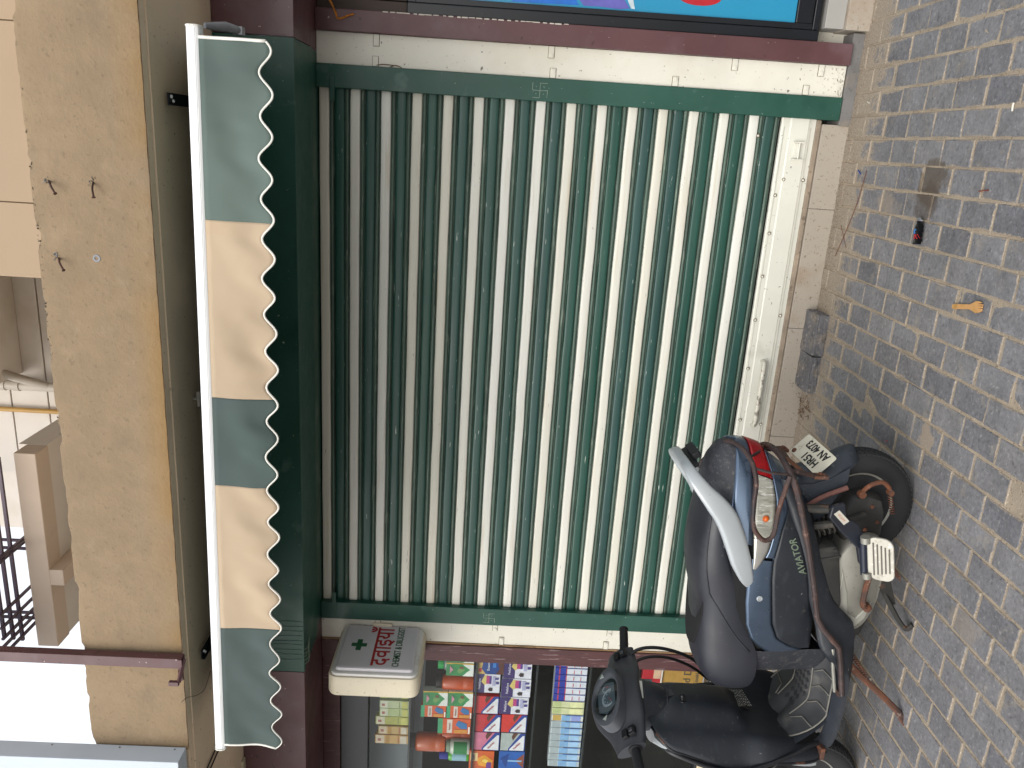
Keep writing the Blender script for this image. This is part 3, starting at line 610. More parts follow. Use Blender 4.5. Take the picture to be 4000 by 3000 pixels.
# --- slim cartons standing side by side
names = ['first', 'second', 'third', 'fourth', 'fifth', 'sixth', 'seventh', 'eighth', 'ninth', 'tenth']
def slim(i, n, y, col, pn, lab):
    x0 = 2171-(y-2587)*.082; x1 = 2297-(y-2587)*.092
    pbox('slim_carton', lab, 'box', x0, y+.6, x1, y+24.2, col, pn, depth=.07)
for i in range(6):
    slim(i, 6, 2587+25.6*i, 'd0d4de', [('24389a', rc(0, 1, .66, 1)), ('b83a4a', rc(0, 1, .63, .66)), ('b83a4a', rc(0, 1, .84, .88)), ('c04a52', rc(.2, .8, .18, .2)), ('c04a52', rc(.2, .8, .4, .42)), ('2a2f86', rc(0, .09, 0, 1))], '%s of the royal blue and white slim cartons, counted from the post' % names[i])
for i in range(2):
    slim(i, 2, 2740.6+26*i, 'c9cba0', [('b3bd86', rc(.1, .95, .72, .98)), ('dcdca8', rc(.1, .95, .05, .45))], 'yellow-green slim carton, %s of the two beside the blue and white ones' % ('right' if i == 0 else 'left'))
for i in range(8):
    slim(i, 8, 2792.6+25.3*i, 'b9c2c6' if i else 'd0cfc8', [('9ea8ac' if i else 'b89a50', rc(.08, .95, .7, .96)), ('7fa8d0', rc(.06, .96, .4, .68)), ('9cbfe0' if i else '8d9ad0', rc(.06, .9, .08, .38)), ('2a5aa8', rc(.9, 1, 0, .55))], '%s of the pale blue slim cartons, counted from the yellow-green pair' % names[i])
# --- low shelf seen between handlebar and seat

pbox('cookie_carton', 'mustard brown cookie carton with grey lettering near the window foot', 'box', 2590, 2612, 2762, 2706, 'a8823f', [('a7a5ad', rc(0, 1, 0, .1)), ('8b6a30', rc(0, 1, .98, 1))], [('ed D', .62, .66-.2, .062, '4a463c', 0), ('Cooki', .58, .25, .035, '5a5548', 0)], depth=.05)
pbox('red_packet', 'red and white packet behind the glass, beside the cookie carton', 'packet', 2510, 2608, 2588, 2668, 'a8202a', [('c9a88c', rc(.3, .9, .1, .45)), ('d0c9c0', rc(0, 1, 0, .08)), ('3a4248', rc(0, .25, .5, 1))], depth=.03)
bm = B(); c0 = AY(2790, 2600, -.001); box(bm, -5, -2.803, -.022, -.003, .115, .232)
tag(obj('sill_board', bm, MB('cream_board', 'c9bb9c', .7).vary(.1, 12).spots('8a7a5c', 20, .6, .06, amt=.5).bump(.4, 40, .002).done(), None, .002), 'cream board along the foot of the product window', 'board')

# ================================================================ projecting pharmacy sign (face towards +X)
XS = -2.6
f0 = [AX(1350, 2441, XS), AX(1634, 2446, XS), AX(1623, 2625, XS), AX(1308, 2620, XS)]
yi = -.012; yo = -.405; zt_, zb_ = 2.285, 1.892
sg = thing('pharmacy_sign', 'square white lightbox sign with green cross and red Hindi word, jutting from the wall', 'sign', (XS, 0, 2.09))
def yzprism(bm, poly, x0, x1): prism(bm, poly, lambda y, z: V3((x0, y, z)), lambda y, z: V3((x1, y, z)))
def inset_loft(bm, spec, r):
    rings = []
    for x, ins in spec:
        rings.append([(x, y, z) for y, z in rrect(yo-.03+ins, yi+.02-ins, zb_-.035+ins, zt_+.035-ins, max(r-ins*.5, .01), 6)])
    loft(bm, rings)
bm = B(); inset_loft(bm, [(XS-.135, .02), (XS-.13, .004), (XS-.12, 0), (XS-.03, 0), (XS-.022, .004), (XS-.02, .01)], .05); obj('housing', bm, m_signc, sg, smooth='a')
bm = B(); inset_loft(bm, [(XS-.0195, .012), (XS-.008, .014), (XS-.004, .02), (XS-.003, .03)], .045); obj('rim', bm, m_signw, sg, smooth='a')
bm = B(); inset_loft(bm, [(XS-.0028, .032), (XS+.010, .036), (XS+.0135, .042), (XS+.0145, .052)], .035); fc_ = obj('face_plate', bm, m_sign, sg, smooth='a')
xf = XS+.0155
yc = (yi+yo)/2-.005
def ST(s, mat, y, z, size, sx=1, bold=0): return text_mesh(s, mat, frame((xf, y, z), (0, 1, 0), (0, 0, 1)), size, .0004, parent=sg, sx=sx, bold=bold)
bm = B()
cy_, cz_ = yc+.004, 2.195
for a_, b_ in ((.046, .0135), (.0135, .040)):
    box(bm, xf-.0005, xf+.001+(.0002 if a_ > .02 else 0), cy_-a_, cy_+a_, cz_-b_, cz_+b_)
obj('green_cross', bm, m_deg, sg)
ST('दवाइयाँ', m_ded, yc, 2.068, .135, .90, .0016)
ST('CHEMIST & DRUGGIST', m_deg, yc+.002, 1.985, .050, .68, .0005)
bm = B(); box(bm, XS-.1, XS-.03, .0, .03, 2.02, 2.14); box(bm, XS-.09, XS+.03, -.036, -.0205, 2.045, 2.15); tube(bm, [(XS-.06, -.02, 2.12), (XS-.06, .03, 2.12)], .012, 10)
obj('wall_bracket', bm, m_signc, sg, .002)

# ================================================================ awning
aw = thing('awning', 'retracted awning with white front bar and scalloped green and beige valance', 'awning', (-1.04, -1.22, 2.5))
YA = -1.22
def az(x): return 2.5600 + (.275-x)*.0125        # top of bar
XA0, XA1 = .275, -2.357
bm = B()
prof = []
for a_ in range(0, 200, 14): prof.append((-.014*math.sin(R(a_))-.012, .0225+.0225*math.cos(R(a_))-.045))
prof = [(.02, 0), (-.008, 0), (-.018, -.004), (-.024, -.012), (-.026, -.020), (-.0245, -.0215), (-.0265, -.024), (-.0255, -.034), (-.0235, -.0352), (-.0240, -.037), (-.020, -.044), (-.014, -.047), (.02, -.047)]
prof = [(a_*.9, b_*.9) for a_, b_ in prof]
loft(bm, [[(x, YA+p, az(x)+q) for p, q in prof] for x in (XA1, XA0)]); obj('front_bar', bm, m_alu, aw, smooth='a', ang=20)
for x, s in ((XA0, 1), (XA1, -1)):
    bm = B(); loft(bm, [[(x+s*d, YA-.003+p*k, az(x)-.021+(q+.021)*k) for p, q in prof] for d, k in ((.0002, 1.05), (.004, 1.05), (.006, .9))]); obj('end_cap', bm, m_pipe, aw, smooth='a', ang=30)
VX = [.245, -.296, -.894, -1.221, -1.806, -2.336]
def vtop(x): return az(x)-.041
def vbot(x):
    k = (.2205-x)/.1261
    return 2.3225 + (.275-x)*.0088 - .0198*math.cos(2*math.pi*k) - .002*math.sin(k*1.7)
def vy(x, v):   # folds of the cloth
    return YA-.018 + v*(.007*math.sin(x*7.1+1)+.005*math.sin((x-v*.12)*17+2)+.004*math.sin((x+v*.25)*31)) + .008*math.sin(x*3+v*4)*v + .005*math.sin((x*1.0+v*.35)*11)*math.sin(v*3.1)
for k in range(5):
    xa_, xb_ = VX[k], VX[k+1]; n = max(8, int((xa_-xb_)/.008)); rows = 12; bm = B()
    def pt(x, v):
        zt2 = vtop(x); zb2 = vbot(x); sh_ = .006*v if k == 0 else 0
        return (x+(.0 if 0 else -.012*v*(1 if False else 0)), vy(x, v), zt2+(zb2-zt2)*v)
    loft(bm, [[pt(xa_+(xb_-xa_)*i/n, j/rows) for j in range(rows+1)] for i in range(n+1)], closed=False)
    o = obj('valance_panel', bm, m_gfab if k % 2 == 0 else m_bfab, aw, smooth=True)
    sm = o.modifiers.new('thick', 'SOLIDIFY'); sm.thickness = .0012; sm.offset = 1
    o['label'] = ['green valance panel at the right end', 'wide beige valance panel', 'short green valance panel in the middle', 'second beige valance panel', 'green valance panel at the left end'][k]
bm = B(); n = 700; pts = [(VX[0]+(VX[-1]-VX[0])*i/n, vy(VX[0]+(VX[-1]-VX[0])*i/n, 1)-.0008, vbot(VX[0]+(VX[-1]-VX[0])*i/n)) for i in range(n+1)]
tube(bm, pts, .0036, 6, flat=.7); pr = obj('piping', bm, m_pipe, aw, smooth=True)
for x in (VX[0]+.001, VX[-1]-.001):
    bm = B(); tube(bm, [(x, vy(x, j/10)-.001, vtop(x)+(vbot(x)-vtop(x))*j/10) for j in range(11)], .005, 6, flat=.5, up=(1, 0, 0)); obj('piping', bm, m_pipe, aw, smooth=True)
m_dkmet = MB('dark_bracket_metal', '23252b', .5, .4).vary(.2, 12).done()
for px, py in ((645, 385), (778, 2560)):
    c = AZ(px, py, 2.722); bm = B(); box(bm, c.x-.02, c.x+.02, c.y, -.62, 2.7105, 2.7155); box(bm, c.x-.02, c.x-.016, c.y, -.62, 2.70, 2.7104)
    br = obj('ceiling_bracket', bm, m_dkmet, aw, .001)
    bm = B()
    for dx, dy in ((-.006, .035), (.008, .02)): lathe(bm, [(.006, 0), (.006, .004), (.003, .006)], (c.x+dx, c.y+dy, 2.7104), (0, 0, -1), 6)
    obj('bolt', bm, m_alu, br)
bm = B(); tube(bm, [(.26, -.60, 2.665), (-2.34, -.60, 2.68)], .036, 20); obj('fabric_roll', bm, m_gfab, aw, smooth='a')
bm = B(); loft(bm, [[(.25, YA+.018, 2.5560), (.25, -.60, 2.7000)], [(-2.34, YA+.018, 2.588), (-2.34, -.60, 2.715)]], closed=False); obj('canopy_cloth', bm, m_gfab, aw)
bm = B()
for x, s in ((.235, -1), (-2.31, 1)):
    tube(bm, [(x+s*.02, YA+.03, az(x)-.03), (x+s*.9, -.9, 2.63)], .013, 10); tube(bm, [(x+s*.9, -.9, 2.63), (x+s*.1, -.64, 2.66)], .013, 10)
obj('folding_arms', bm, m_alu, aw, smooth='a')
bm = B(); q0, q1, q2 = AY(800, 100, -1.17), AY(880, 105, -1.12), AY(935, 120, -1.08)
tube(bm, [q0, q0.lerp(q1, .5), q1, q2], [.009, .013, .016, .012], 12)
box(bm, q2.x-.012, q2.x+.012, -1.09, -1.06, q2.z-.012, q2.z+.02)
obj('arm_joint', bm, MB('joint_plastic', '6c6f72', .3).vary(.2, 20).done(), aw, smooth='a')

# ================================================================ balcony slab over the shops
YB, ZS, ZP = -1.16, 2.7285, 3.117
sb = thing('balcony_slab', 'ochre rendered balcony slab overhanging the shops, chipped along its top edge', 'balcony', (-1, YB, ZS))
bm = B(); n = 260
def chip(x): return max(0, .008*math.sin(x*4.3)*math.sin(x*23+1)+.005*math.sin(x*57+2)*math.sin(x*5)+.003*math.sin(x*131)*math.sin(x*7))
rings = []
for i in range(n+1):
    x = -2.44+(2.6+2.44)*i/n; c = chip(x); b_ = .0015*math.sin(x*43)+.001*math.sin(x*111)
    rings.append([(x, YB+.001, ZS+b_*.4), (x, YB+.0, ZS+.004), (x, YB, ZS+.03), (x, YB+.0005*math.sin(x*7), 2.9), (x, YB, ZP-.022-c), (x, YB+.004+c*.3, ZP-.004-c*1.2), (x, YB+.02, ZP-c*.8), (x, YB+.09, ZP), (x, YB+.09, ZS+.01), (x, YB+.012, ZS+.004)])
loft(bm, rings); obj('fascia', bm, m_fascia, sb, smooth='a', ang=30)
bm = B(); box(bm, -5, 2.6, YB+.013, .12, ZS+.001, ZS+.0035); box(bm, -5, 2.6, YB+.0905, .12, ZS+.0065, ZP-.03); box(bm, -5, -2.441, YB+.01, YB+.09, ZS+.003, ZP-.03); obj('soffit', bm, m_soffit, sb)
bm = B(); pts = [(-5+7.6*i/80, YB+.058+.0008*math.sin(i*2.3), ZS-.0005) for i in range(81)]; tube(bm, pts, .004, 5); obj('drip_bead', bm, m_soffit, sb)
bm = B()
for k in range(150):
    x = rg.gauss(-.45, .3); crumb(bm, V3((x, YB+.004, ZP-.008-abs(rg.gauss(0, .006)))), rg.uniform(.002, .006))
obj('broken_render', bm, m_cut, sb)
# rusty nails in the fascia
for (ax_, ay_, bx_, by_, lab) in ((185, 702, 215, 755, 'bent rusty nail in the fascia, nearest its top edge on the right'), (360, 705, 366, 770, 'straight rusty nail in the fascia, lower of the right hand pair'), (222, 1003, 248, 1055, 'bent rusty nail in the fascia, left of the other two')):
    a = AY(ax_, ay_, YB); b = AY(bx_, by_, YB-.035); t = thing('rusty_nail', lab, 'nail', a, 'nails in the fascia')
    bm = B(); mid = a.lerp(b, .55)+V3((.004, -.004, 0)); tube(bm, smoothpts([a+V3((0, .01, 0)), mid, b], 4), .0032, 8); tube(bm, [b, b+(b-mid).normalized()*.002], .006, 10); obj('shank', bm, m_rust, t, smooth='a')
    bm = B()
    for k in range(16): crumb(bm, a+V3((rg.gauss(0, .008), .0, rg.gauss(0, .006))), rg.uniform(.003, .007))
    obj('broken_plaster', bm, MB('grey_plaster', '8d8d8c', .9).vary(.2, 60).done(), t)
a = AY(378, 1009, YB); t = thing('wall_plug', 'round grey drilled plug in the fascia below the bent nails', 'plug', a)
bm = B(); lathe(bm, [(.013, 0), (.0125, .003), (.007, .003), (.005, 0.0005)], a+V3((0, .001, 0)), (0, -1, 0), 18); obj('plug_ring', bm, plain('84858a', .7), t, smooth='a')
# cables on the soffit, switch box
t = thing('ceiling_cable', 'pair of thin black cables running under the soffit behind the awning end', 'cable', (-2.9, -.9, 2.72))
bm = B()
for d in (0, .022):
    a = AZ(848+d*600, 2912, 2.722); b = AZ(775+d*600, 3080, 2.722); tube(bm, [a, a.lerp(b, .5), b], .0035, 6)
obj('wire', bm, plain('1b1b1d', .5), t, smooth=True)
t = thing('loose_thread', 'thin dangling brown thread from soffit to fascia near the awning end', 'thread', (-2.3, -1.15, 2.72))
bm = B(); tube(bm, smoothpts([AZ(822, 2620, 2.715), AZ(800, 2690, 2.715), AZ(770, 2715, 2.715), AZ(742, 2722, 2.722), AY(722, 2730, YB-.01), AY(708, 2745, YB-.02)]), .0011, 5); obj('thread', bm, plain('5a4436', .8), t)
t = thing('switch_box', 'small cream switch box on the maroon beam at lower left', 'switch', AY(935, 2990, -.51))
c = AY(937, 2990, -.53); bm = B(); box(bm, c.x-.035, c.x+.035, -.545, -.506, c.z-.022, c.z+.022); sw = obj('box_body', bm, plain('b9b295', .45), t, .003)
bm = B(); box(bm, c.x-.02, c.x+.006, -.549, -.5455, c.z-.012, c.z+.012); obj('rocker', bm, plain('8f8a70', .4), t, .001)
t = thing('white_fitting', 'white round pipe fitting tucked under the soffit behind the awning', 'fitting', (-1.3, -.8, 2.7))
p = AZ(776, 1558, 2.705); bm = B(); tube(bm, [p+V3((-.03, .0, 0)), p+V3((.03, 0, 0))], [.007, .009], 14); tube(bm, [p, p+V3((0, 0, .02))], .006, 12); obj('pipe_piece', bm, plain('8a877e', .5), t, smooth='a')
# maroon hanger post in front of the fascia, and pale board left
hp = thing('hanger_post', 'slim maroon steel post standing in front of the fascia, with a hooked foot', 'post', (-2.0, YB-.05, 2.72))
z0_ = AY(712, 2590, YB-.04).z
bm = B(); xa_, xb_ = AY(700, 2610, YB-.045).x, AY(700, 2573, YB-.045).x
box(bm, xa_, xb_, YB-.05, YB-.012, z0_, 5.2); obj('upright', bm, m_maroon, hp, .002)
bm = B(); box(bm, xa_-.02, xb_, YB-.055, YB-.0505, z0_-.004, z0_+.012); box(bm, xa_-.05, xa_-.001, YB-.055, YB-.045, z0_-.004, z0_+.012)
tube(bm, [(xb_-.01, YB-.03, z0_-.004), (xa_-.035, YB-.085, z0_+.0), ], .009, 4); box(bm, xa_-.045, xa_-.028, YB-.095, YB-.08, z0_-.002, z0_+.035)
obj('foot', bm, m_maroon, hp, .001)
pb = thing('white_board', 'pale grey-blue riveted board rising at the far upper left', 'board', (-2.9, YB-.08, 2.74))
x_ = AY(730, 2928, YB-.02).x
bm = B(); box(bm, -4.6, x_-.002, YB-.09, YB-.006, 2.735, 5.6); bd = obj('board_body', bm, MB('pale_board', 'c0cad4', .5).vary(.04, 2).done(), pb, .002)
for px, py in ((210, 2900), (470, 2915), (684, 2925)):
    q = AX(px, py, x_-.002); bm = B(); lathe(bm, [(.004, 0), (.003, .002)], (x_-.002, max(min(q.y, YB-.02), YB-.08), q.z), (1, 0, 0), 8); obj('rivet', bm, plain('6d6f74', .5), bd)

# ================================================================ upper storey
YW = -1.10
xe = AY(60, 1083, YW).x
t = thing('upper_wall', 'ochre upper storey wall with vertical joints, above the fascia on the right', 'wall', (.5, YW, ZP))
j = [AY(60, 790, YW).x, AY(10, 77, YW).x]
xs = [xe]+j+[j[1]+(j[1]-j[0])*k for k in (1, 2, 3)]
for a_, b_ in zip(xs[:-1], xs[1:]):
    bm = B(); box(bm, a_+.002, b_-.002, YW, YW+.05, ZP-.02, 5.2); obj('cladding_panel', bm, m_uwall, t, .001)
bm = B(); box(bm, xe+.001, xs[-1], YW+.006, .5, ZP-.02, 5.2); obj('wall_core', bm, MB('joint_brown', '6e5c46', .8).done(), t)
YK = .55
zu = AY(78, 1350, YK).z; xend = AY(85, 1455, YK).x
t = thing('upper_rear_wall', 'pale recessed wall with horizontal grooves behind the balcony fascia', 'wall', (-1.3, YK, ZP))
xl_ = AY(150, 1775, YK).x-.12
gz = [AY(170, 1400, YK).z, AY(50, 1600, YK).z]; dz_ = gz[1]-gz[0]
zl = [2.9, gz[0], gz[1], gz[1]+dz_, gz[1]+2*dz_, gz[1]+3*dz_]
for a_, b_ in zip(zl[:-1], zl[1:]):
    bm = B(); box(bm, xl_, xe+1, YK, YK+.1, a_+.004, b_-.004); obj('wall_panel', bm, m_upale, t, .002)
bm = B(); box(bm, xl_, xe+1, YK+.012, YK+.15, 2.9, 6); obj('wall_core', bm, MB('groove_brown', '6a5c4c', .8).done(), t)
t = thing('upper_slab', 'grey slab underside with open end, at the top above the drain pipe', 'slab', (-.8, 0, zu))
bm = B(); box(bm, xend, xe+1, -1.05, YK-.002, zu, zu+.18); obj('slab_body', bm, m_upale, t, .004)
t = thing('drain_pipe', 'off-white drain pipe with branch on the recessed upper wall', 'pipe', (-1, YK-.06, ZP))
px_ = AY(120, 1508, YK-.07).x; bm = B()
tube(bm, [(px_, YK-.07, 2.9), (px_, YK-.07, 5.6)], .027, 18)
for xx in (25, 80): zz = AY(xx, 1505, YK-.07).z; tube(bm, [(px_, YK-.07, zz), (px_, YK-.07, zz+.03)], .032, 18)
zz = AY(45, 1500, YK-.1).z; tube(bm, smoothpts([(px_, YK-.07, zz-.2), (px_+.06, YK-.12, zz-.05), (px_+.12, YK-.2, zz+.02)]), .024, 14)
obj('pipe', bm, MB('pvc', 'b0a79a', .5).vary(.08, 6).done(), t, smooth='a')
t = thing('gas_pipe', 'thin yellow gas pipe on the recessed upper wall', 'pipe', (-1.2, YK-.02, ZP))
px_ = AY(120, 1603, YK-.03).x; bm = B(); tube(bm, [(px_, YK-.03, 2.9), (px_, YK-.03, 6)], .014, 12); obj('pipe', bm, MB('yellow_pipe', 'ab8440', .45).vary(.08, 9).done(), t, smooth='a')
YF = -.1
bl = thing('upper_balcony', 'beige upper balcony beam with grey underside, below the dark steel rails', 'balcony', (-2, YF, 3.7))
za_, zb2 = AY(135, 1775, YF).z, AY(230, 2525, YF).z; zb_m = (za_+zb2)/2
xR, xL = AY(100, 1772, YF).x, AY(200, 2525, YF).x
ztp = AY(100, 2150, YF).z
bm = B(); box(bm, xL, xR, YF, YF+.12, zb_m, ztp); obj('beam_face', bm, m_beam, bl, .004)
bm = B(); box(bm, xL, xR, YF+.121, YF+1.6, zb_m+.01, zb_m+.15); obj('underside', bm, m_upale, bl)
xd0, xd1 = AY(220, 2288, YF).x, AY(220, 2228, YF).x; zd = AY(248, 2260, YF).z
bm = B(); box(bm, xd0, xd1, YF+.002, YF+1.6, zd, zb_m+.008); obj('cross_beam', bm, m_beam, bl, .003)
m_steel = MB('dark_purple_steel', '4a3c48', .4, .2).vary(.15, 5).done()
pg_ = thing('steel_railing', 'dark steel rails and crossbars above the upper balcony beam, against the sky', 'railing', (-2, YF, ztp))
zr = ztp+.03
ys = []
for px, py in ((94, 2490), (57, 2480), (22, 2475)):
    q = AZ(px, py, zr); ys.append(q.y); bm = B(); x0_ = AZ(px, 2505-3*len(ys), zr).x
    box(bm, x0_, xR, q.y-.007, q.y+.007, zr, zr+.016); obj('long_rail', bm, m_steel, pg_)
for py in (2307, 2354, 2393, 2420, 2448, 2115, 2130):
    x = AY(115, py, YF).x; bm = B(); box(bm, x-.006, x+.006, min(ys)-.04, YF+.05, zr-.014, zr-.001); obj('crossbar', bm, m_steel, pg_)
for py in (2112, 2143, 2392, 2412):
    bm = B(); x = AY(100, py, YF+.05).x; tube(bm, [(x, YF+.05, ztp-.05), (x, YF+.05, ztp+2)], .010, 6); obj('upright', bm, m_steel, pg_)
t = thing('rear_block', 'pale rear wall seen through the steel rails at the top', 'wall', (-1.5, 1.2, 4))
xq0, xq1 = AY(60, 2060, 1.4).x, AY(60, 1700, 1.4).x; bm = B(); box(bm, xq0, xq1+2, 1.4, 1.7, 3.0, 7); obj('wall_body', bm, m_upale, t)

# ================================================================ litter on the paving
def Gd(x, y, z=0.002): return AZ(x, y, z)
sp_ = thing('wooden_spork', 'small wooden spork lying on the paving', 'spork', Gd(3780, 1197))
a = Gd(3722, 1197); b = Gd(3840, 1200); d = (b-a).normalized(); nrm = V3((-d.y, d.x, 0)); L = (b-a).length
def PL(u, v, z): return a+d*u*L+nrm*v*L*.62+V3((0, 0, z))
outl = [(0, .0), (.02, .06), (.08, .085), (.6, .075), (.7, .12), (.8, .185), (.9, .18), (1.0, .13), (.86, .10), (1.02, .085), (1.02, .045), (.86, .035), (1.02, .02), (1.02, -.03), (.86, -.04), (1.02, -.055), (1.0, -.13), (.9, -.18), (.8, -.185), (.7, -.12), (.6, -.075), (.08, -.085), (.02, -.06)]
bm = B(); prism(bm, outl, lambda u, v: PL(u, v, .002), lambda u, v: PL(u, v, .0045)); obj('spork_body', bm, MB('birch', 'bd8f5a', .6).vary(.12, 30).spots('8f6d20', 14, .5, .1, amt=.5).bump(.2, 60, .0005).done(), sp_)
pk = thing('crushed_packet', 'crushed black and red snack sachet on the paving', 'packet', Gd(3600, 902))
a = Gd(3605, 852); b = Gd(3590, 955); d = (b-a).normalized(); nrm = V3((-d.y, d.x, 0)); L = (b-a).length
def crumple(bm, u0, u1, v0, v1, z0):
    n, m_ = 14, 8
    loft(bm, [[a+d*(u*L)+nrm*((v0+(v1-v0)*j_/m_)*L*(.3+.7*min(1, 3*u)))+V3((0, 0, z0+.004+.006*abs(math.sin(u*17+j_*1.7))+.010*math.sin(math.pi*j_/m_))) for j_ in range(m_+1)] for u in [u0+(u1-u0)*i/n for i in range(n+1)]], closed=False)
bm = B(); crumple(bm, 0, 1, -.3, .3, 0); obj('film', bm, MB('black_foil', '111215', .25, .3).bump(.5, 60, .003).done(), pk, smooth=True)
bm = B(); crumple(bm, .62, .8, -.27, .22, .0012); obj('red_band', bm, plain('b0202c', .3), pk, smooth=True)
bm = B(); crumple(bm, .42, .6, -.27, .0, .0012); obj('blue_patch', bm, plain('3d6fa8', .3), pk, smooth=True)
bm = B(); crumple(bm, .0, .12, -.32, .32, .0012); obj('silver_edge', bm, plain('8f8f92', .3, .6), pk, smooth=True)
for i, (x, y, ln, an, col, lab) in enumerate(((3392, 400, .022, 1.3, 'd9d4c8', 'white cigarette stub near the wall foot'), (3957, 418, .025, .1, 'd9d4c8', 'white cigarette stub in a joint far from the wall'), (3842, 745, .05, 1.7, '7a3324', 'rust red wood splinter in a paving joint'), (3357, 672, .035, 1.1, '25458f', 'scrap of blue plastic strip by the plinth'), (3396, 1822, .02, 1.9, '9c7a18', 'shiny yellow wrapper scrap near the scooter'), (3462, 1723, .012, 2.0, 'a8304a', 'tiny red and white wrapper scrap beside the tyre'), (3255, 1433, .022, 1.5, 'a8a294', 'pale flat stone chip near the loose blocks'))):
    p = Gd(x, y, .004); t = thing('litter_scrap', lab, 'litter', p, 'scraps lying on the paving'); bm = B(); dd = V3((math.cos(an), math.sin(an), 0))
    tube(bm, [p-dd*ln/2, p+V3((0, 0, .001)), p+dd*ln/2], .0032, 8, flat=.6); obj('scrap', bm, plain(col, .5), t, smooth='a')
t = thing('dry_twig', 'long thin brown twig lying from plinth to paving', 'twig', Gd(3340, 850))
bm = B(); tube(bm, smoothpts([Gd(3385, 665, .004), Gd(3352, 780, .007), Gd(3310, 890, .005), Gd(3262, 1000, .004)], 5), .0016, 5); tube(bm, smoothpts([Gd(3285, 880, .004), Gd(3305, 970, .004)], 4), .0012, 5); obj('stem', bm, MB('twig', '6b4331', .8).vary(.3, 60).done(), t)
m_block = MB('dirty_paver', '5f5e60', .9).vary(.25, 8).spots('8a7d6c', 12, .55, .12, amt=.5).spots('a59d92', 60, .62, .04, amt=.5).spots('2c2b2b', 25, .6, .05, amt=.5).bump(.8, 30, .004, detail=8).bump(.5, 140, .001).done()
# two loose paving blocks against the plinth
for (c0, c1, lab, h_, rot) in (((3243, 1233), (3211, 1394), 'loose concrete paver against the plinth, the right one of two', .052, .012), ((3211, 1397), (3183, 1540), 'loose concrete paver against the plinth, the left one with a chipped end', .046, -.02)):
    a = Gd(*c0, 0); b = Gd(*c1, 0); xm = (a.x+b.x)/2; ln = abs(a.x-b.x)
    t = thing('loose_paver', lab, 'block', (xm, a.y, 0), 'loose pavers against the plinth'); bm = B()
    M = Matrix.Translation((xm, (a.y+b.y)/2+.0, 0)) @ Matrix.Rotation(rot, 4, 'Z')
    yb_ = min(.105, abs((a.y+b.y)/2)-.03)
    box(bm, -ln/2+.002, ln/2-.002, 0, .158, -.004, h_, M)
    bmesh.ops.subdivide_edges(bm, edges=bm.edges, cuts=6, use_grid_fill=True)
    for v in bm.verts: v.co += V3((rg.gauss(0, .0012), rg.gauss(0, .0012), rg.gauss(0, .0012)))
    obj('block', bm, m_block, t, .004)
bm = B()
for k in range(34):
    q = rg.uniform(0, 1); p = Gd(3140+24*rg.gauss(0, .6), 1600+rg.gauss(0, 26), .003); p.y = min(p.y, -.03); dd = V3((rg.gauss(0, 1), rg.gauss(0, 1), rg.gauss(0, .3))).normalized()*rg.uniform(.006, .018)
    tube(bm, [p-dd, p+V3((0, 0, .004)), p+dd], .0013, 4)
tag(obj('dry_leaves', bm, MB('leaf_bits', '5d3f28', .9).vary(.5, 90).done()), 'small heap of dry brown leaf bits beside the chipped block', 'leaves', kind='stuff')
# ================================================================ scooter (local frame: s forward, l left, z up; origin under the rear axle)
m_rust = MB('rusty_steel_tube', '3c302e', .6, .2).vary(.3, 9).spots('5f3f33', 7, .52, .12, amt=.7).spots('1b1c22', 5, .5, .1, amt=.7).spots('80665a', 45, .64, .04, amt=.5).bump(.6, 70, .0015).done()
m_rust2 = MB('brown_rust', '5a3a2b', .8, .1).vary(.3, 14).spots('7c4a2e', 18, .5, .1, amt=.6).spots('38302f', 12, .53, .08, amt=.7).spots('a08c80', 60, .65, .03, amt=.5).bump(.8, 80, .0015).done()
m_seat = MB('seat_vinyl', '26282f', .42).vary(.18, 5).spots('3b3c40', 3, .52, .15, amt=.5).spots('5a5955', 60, .7, .03, amt=.35).roughen(.36, .58, 4).bump(.12, 160, .0006).done()
m_blk = MB('black_body_plastic', '20242a', .42).vary(.2, 4).spots('3b3f44', 14, .57, .15, (1, 1, 2), amt=.35).spots('5a564e', 40, .66, .1, amt=.35).spots('333841', 3, .54, .18, amt=.45).spots('8c8c88', 50, .735, .01, (1, .3, 1), amt=.5).roughen(.38, .62, 4).bump(.12, 90, .0006).done()
m_blue = MB('dark_blue_paint', '56667a', .2, .8, coat=.6).vary(.12, 5).spots('56657c', 6, .6, .15, amt=.3).spots('9aa0a6', 60, .73, .015, (1, .4, 1), amt=.5).roughen(.18, .36, 6).done()
m_cowl = MB('dusty_cowl_plastic', '2b2d33', .6).vary(.15, 9).spots('4a4a4b', 25, .56, .1, amt=.6).spots('6a6865', 90, .64, .03, amt=.4).bump(.2, 120, .0008).done()
m_fend = MB('grey_fender_plastic', '2a3038', .6).vary(.15, 6).spots('4c525a', 5, .55, .15, amt=.5).spots('6f6f6d', 50, .66, .05, amt=.3).bump(.2, 90, .0008).done()
m_silv = MB('silver_plastic', 'a9aeb0', .34, .3).vary(.05, 5).spots('7c7f80', 8, .62, .1, amt=.3).spots('5d4d3c', 60, .735, .01, amt=.5).roughen(.28, .45, 6).done()
m_alloy = MB('dirty_alloy', '8f8d84', .5, .45).vary(.14, 7).spots('5f574c', 7, .55, .12, amt=.6).spots('3a3530', 45, .67, .04, amt=.5).bump(.3, 60, .001).done()
m_tyre = MB('tyre_rubber', '1d1e20', .82).vary(.2, 9).spots('45413c', 9, .55, .12, amt=.5).bump(.3, 120, .001).done()
m_dirt = MB('dusty_black_metal', '2a2926', .75, .1).vary(.25, 10).spots('5b5145', 9, .52, .14, amt=.6).spots('6b452c', 20, .66, .05, amt=.4).bump(.4, 60, .0015).done()
m_airb = MB('dusty_airbox', '2c2c2a', .7).vary(.15, 6).spots('55514a', 5, .52, .16, amt=.5).bump(.2, 70, .001).done()
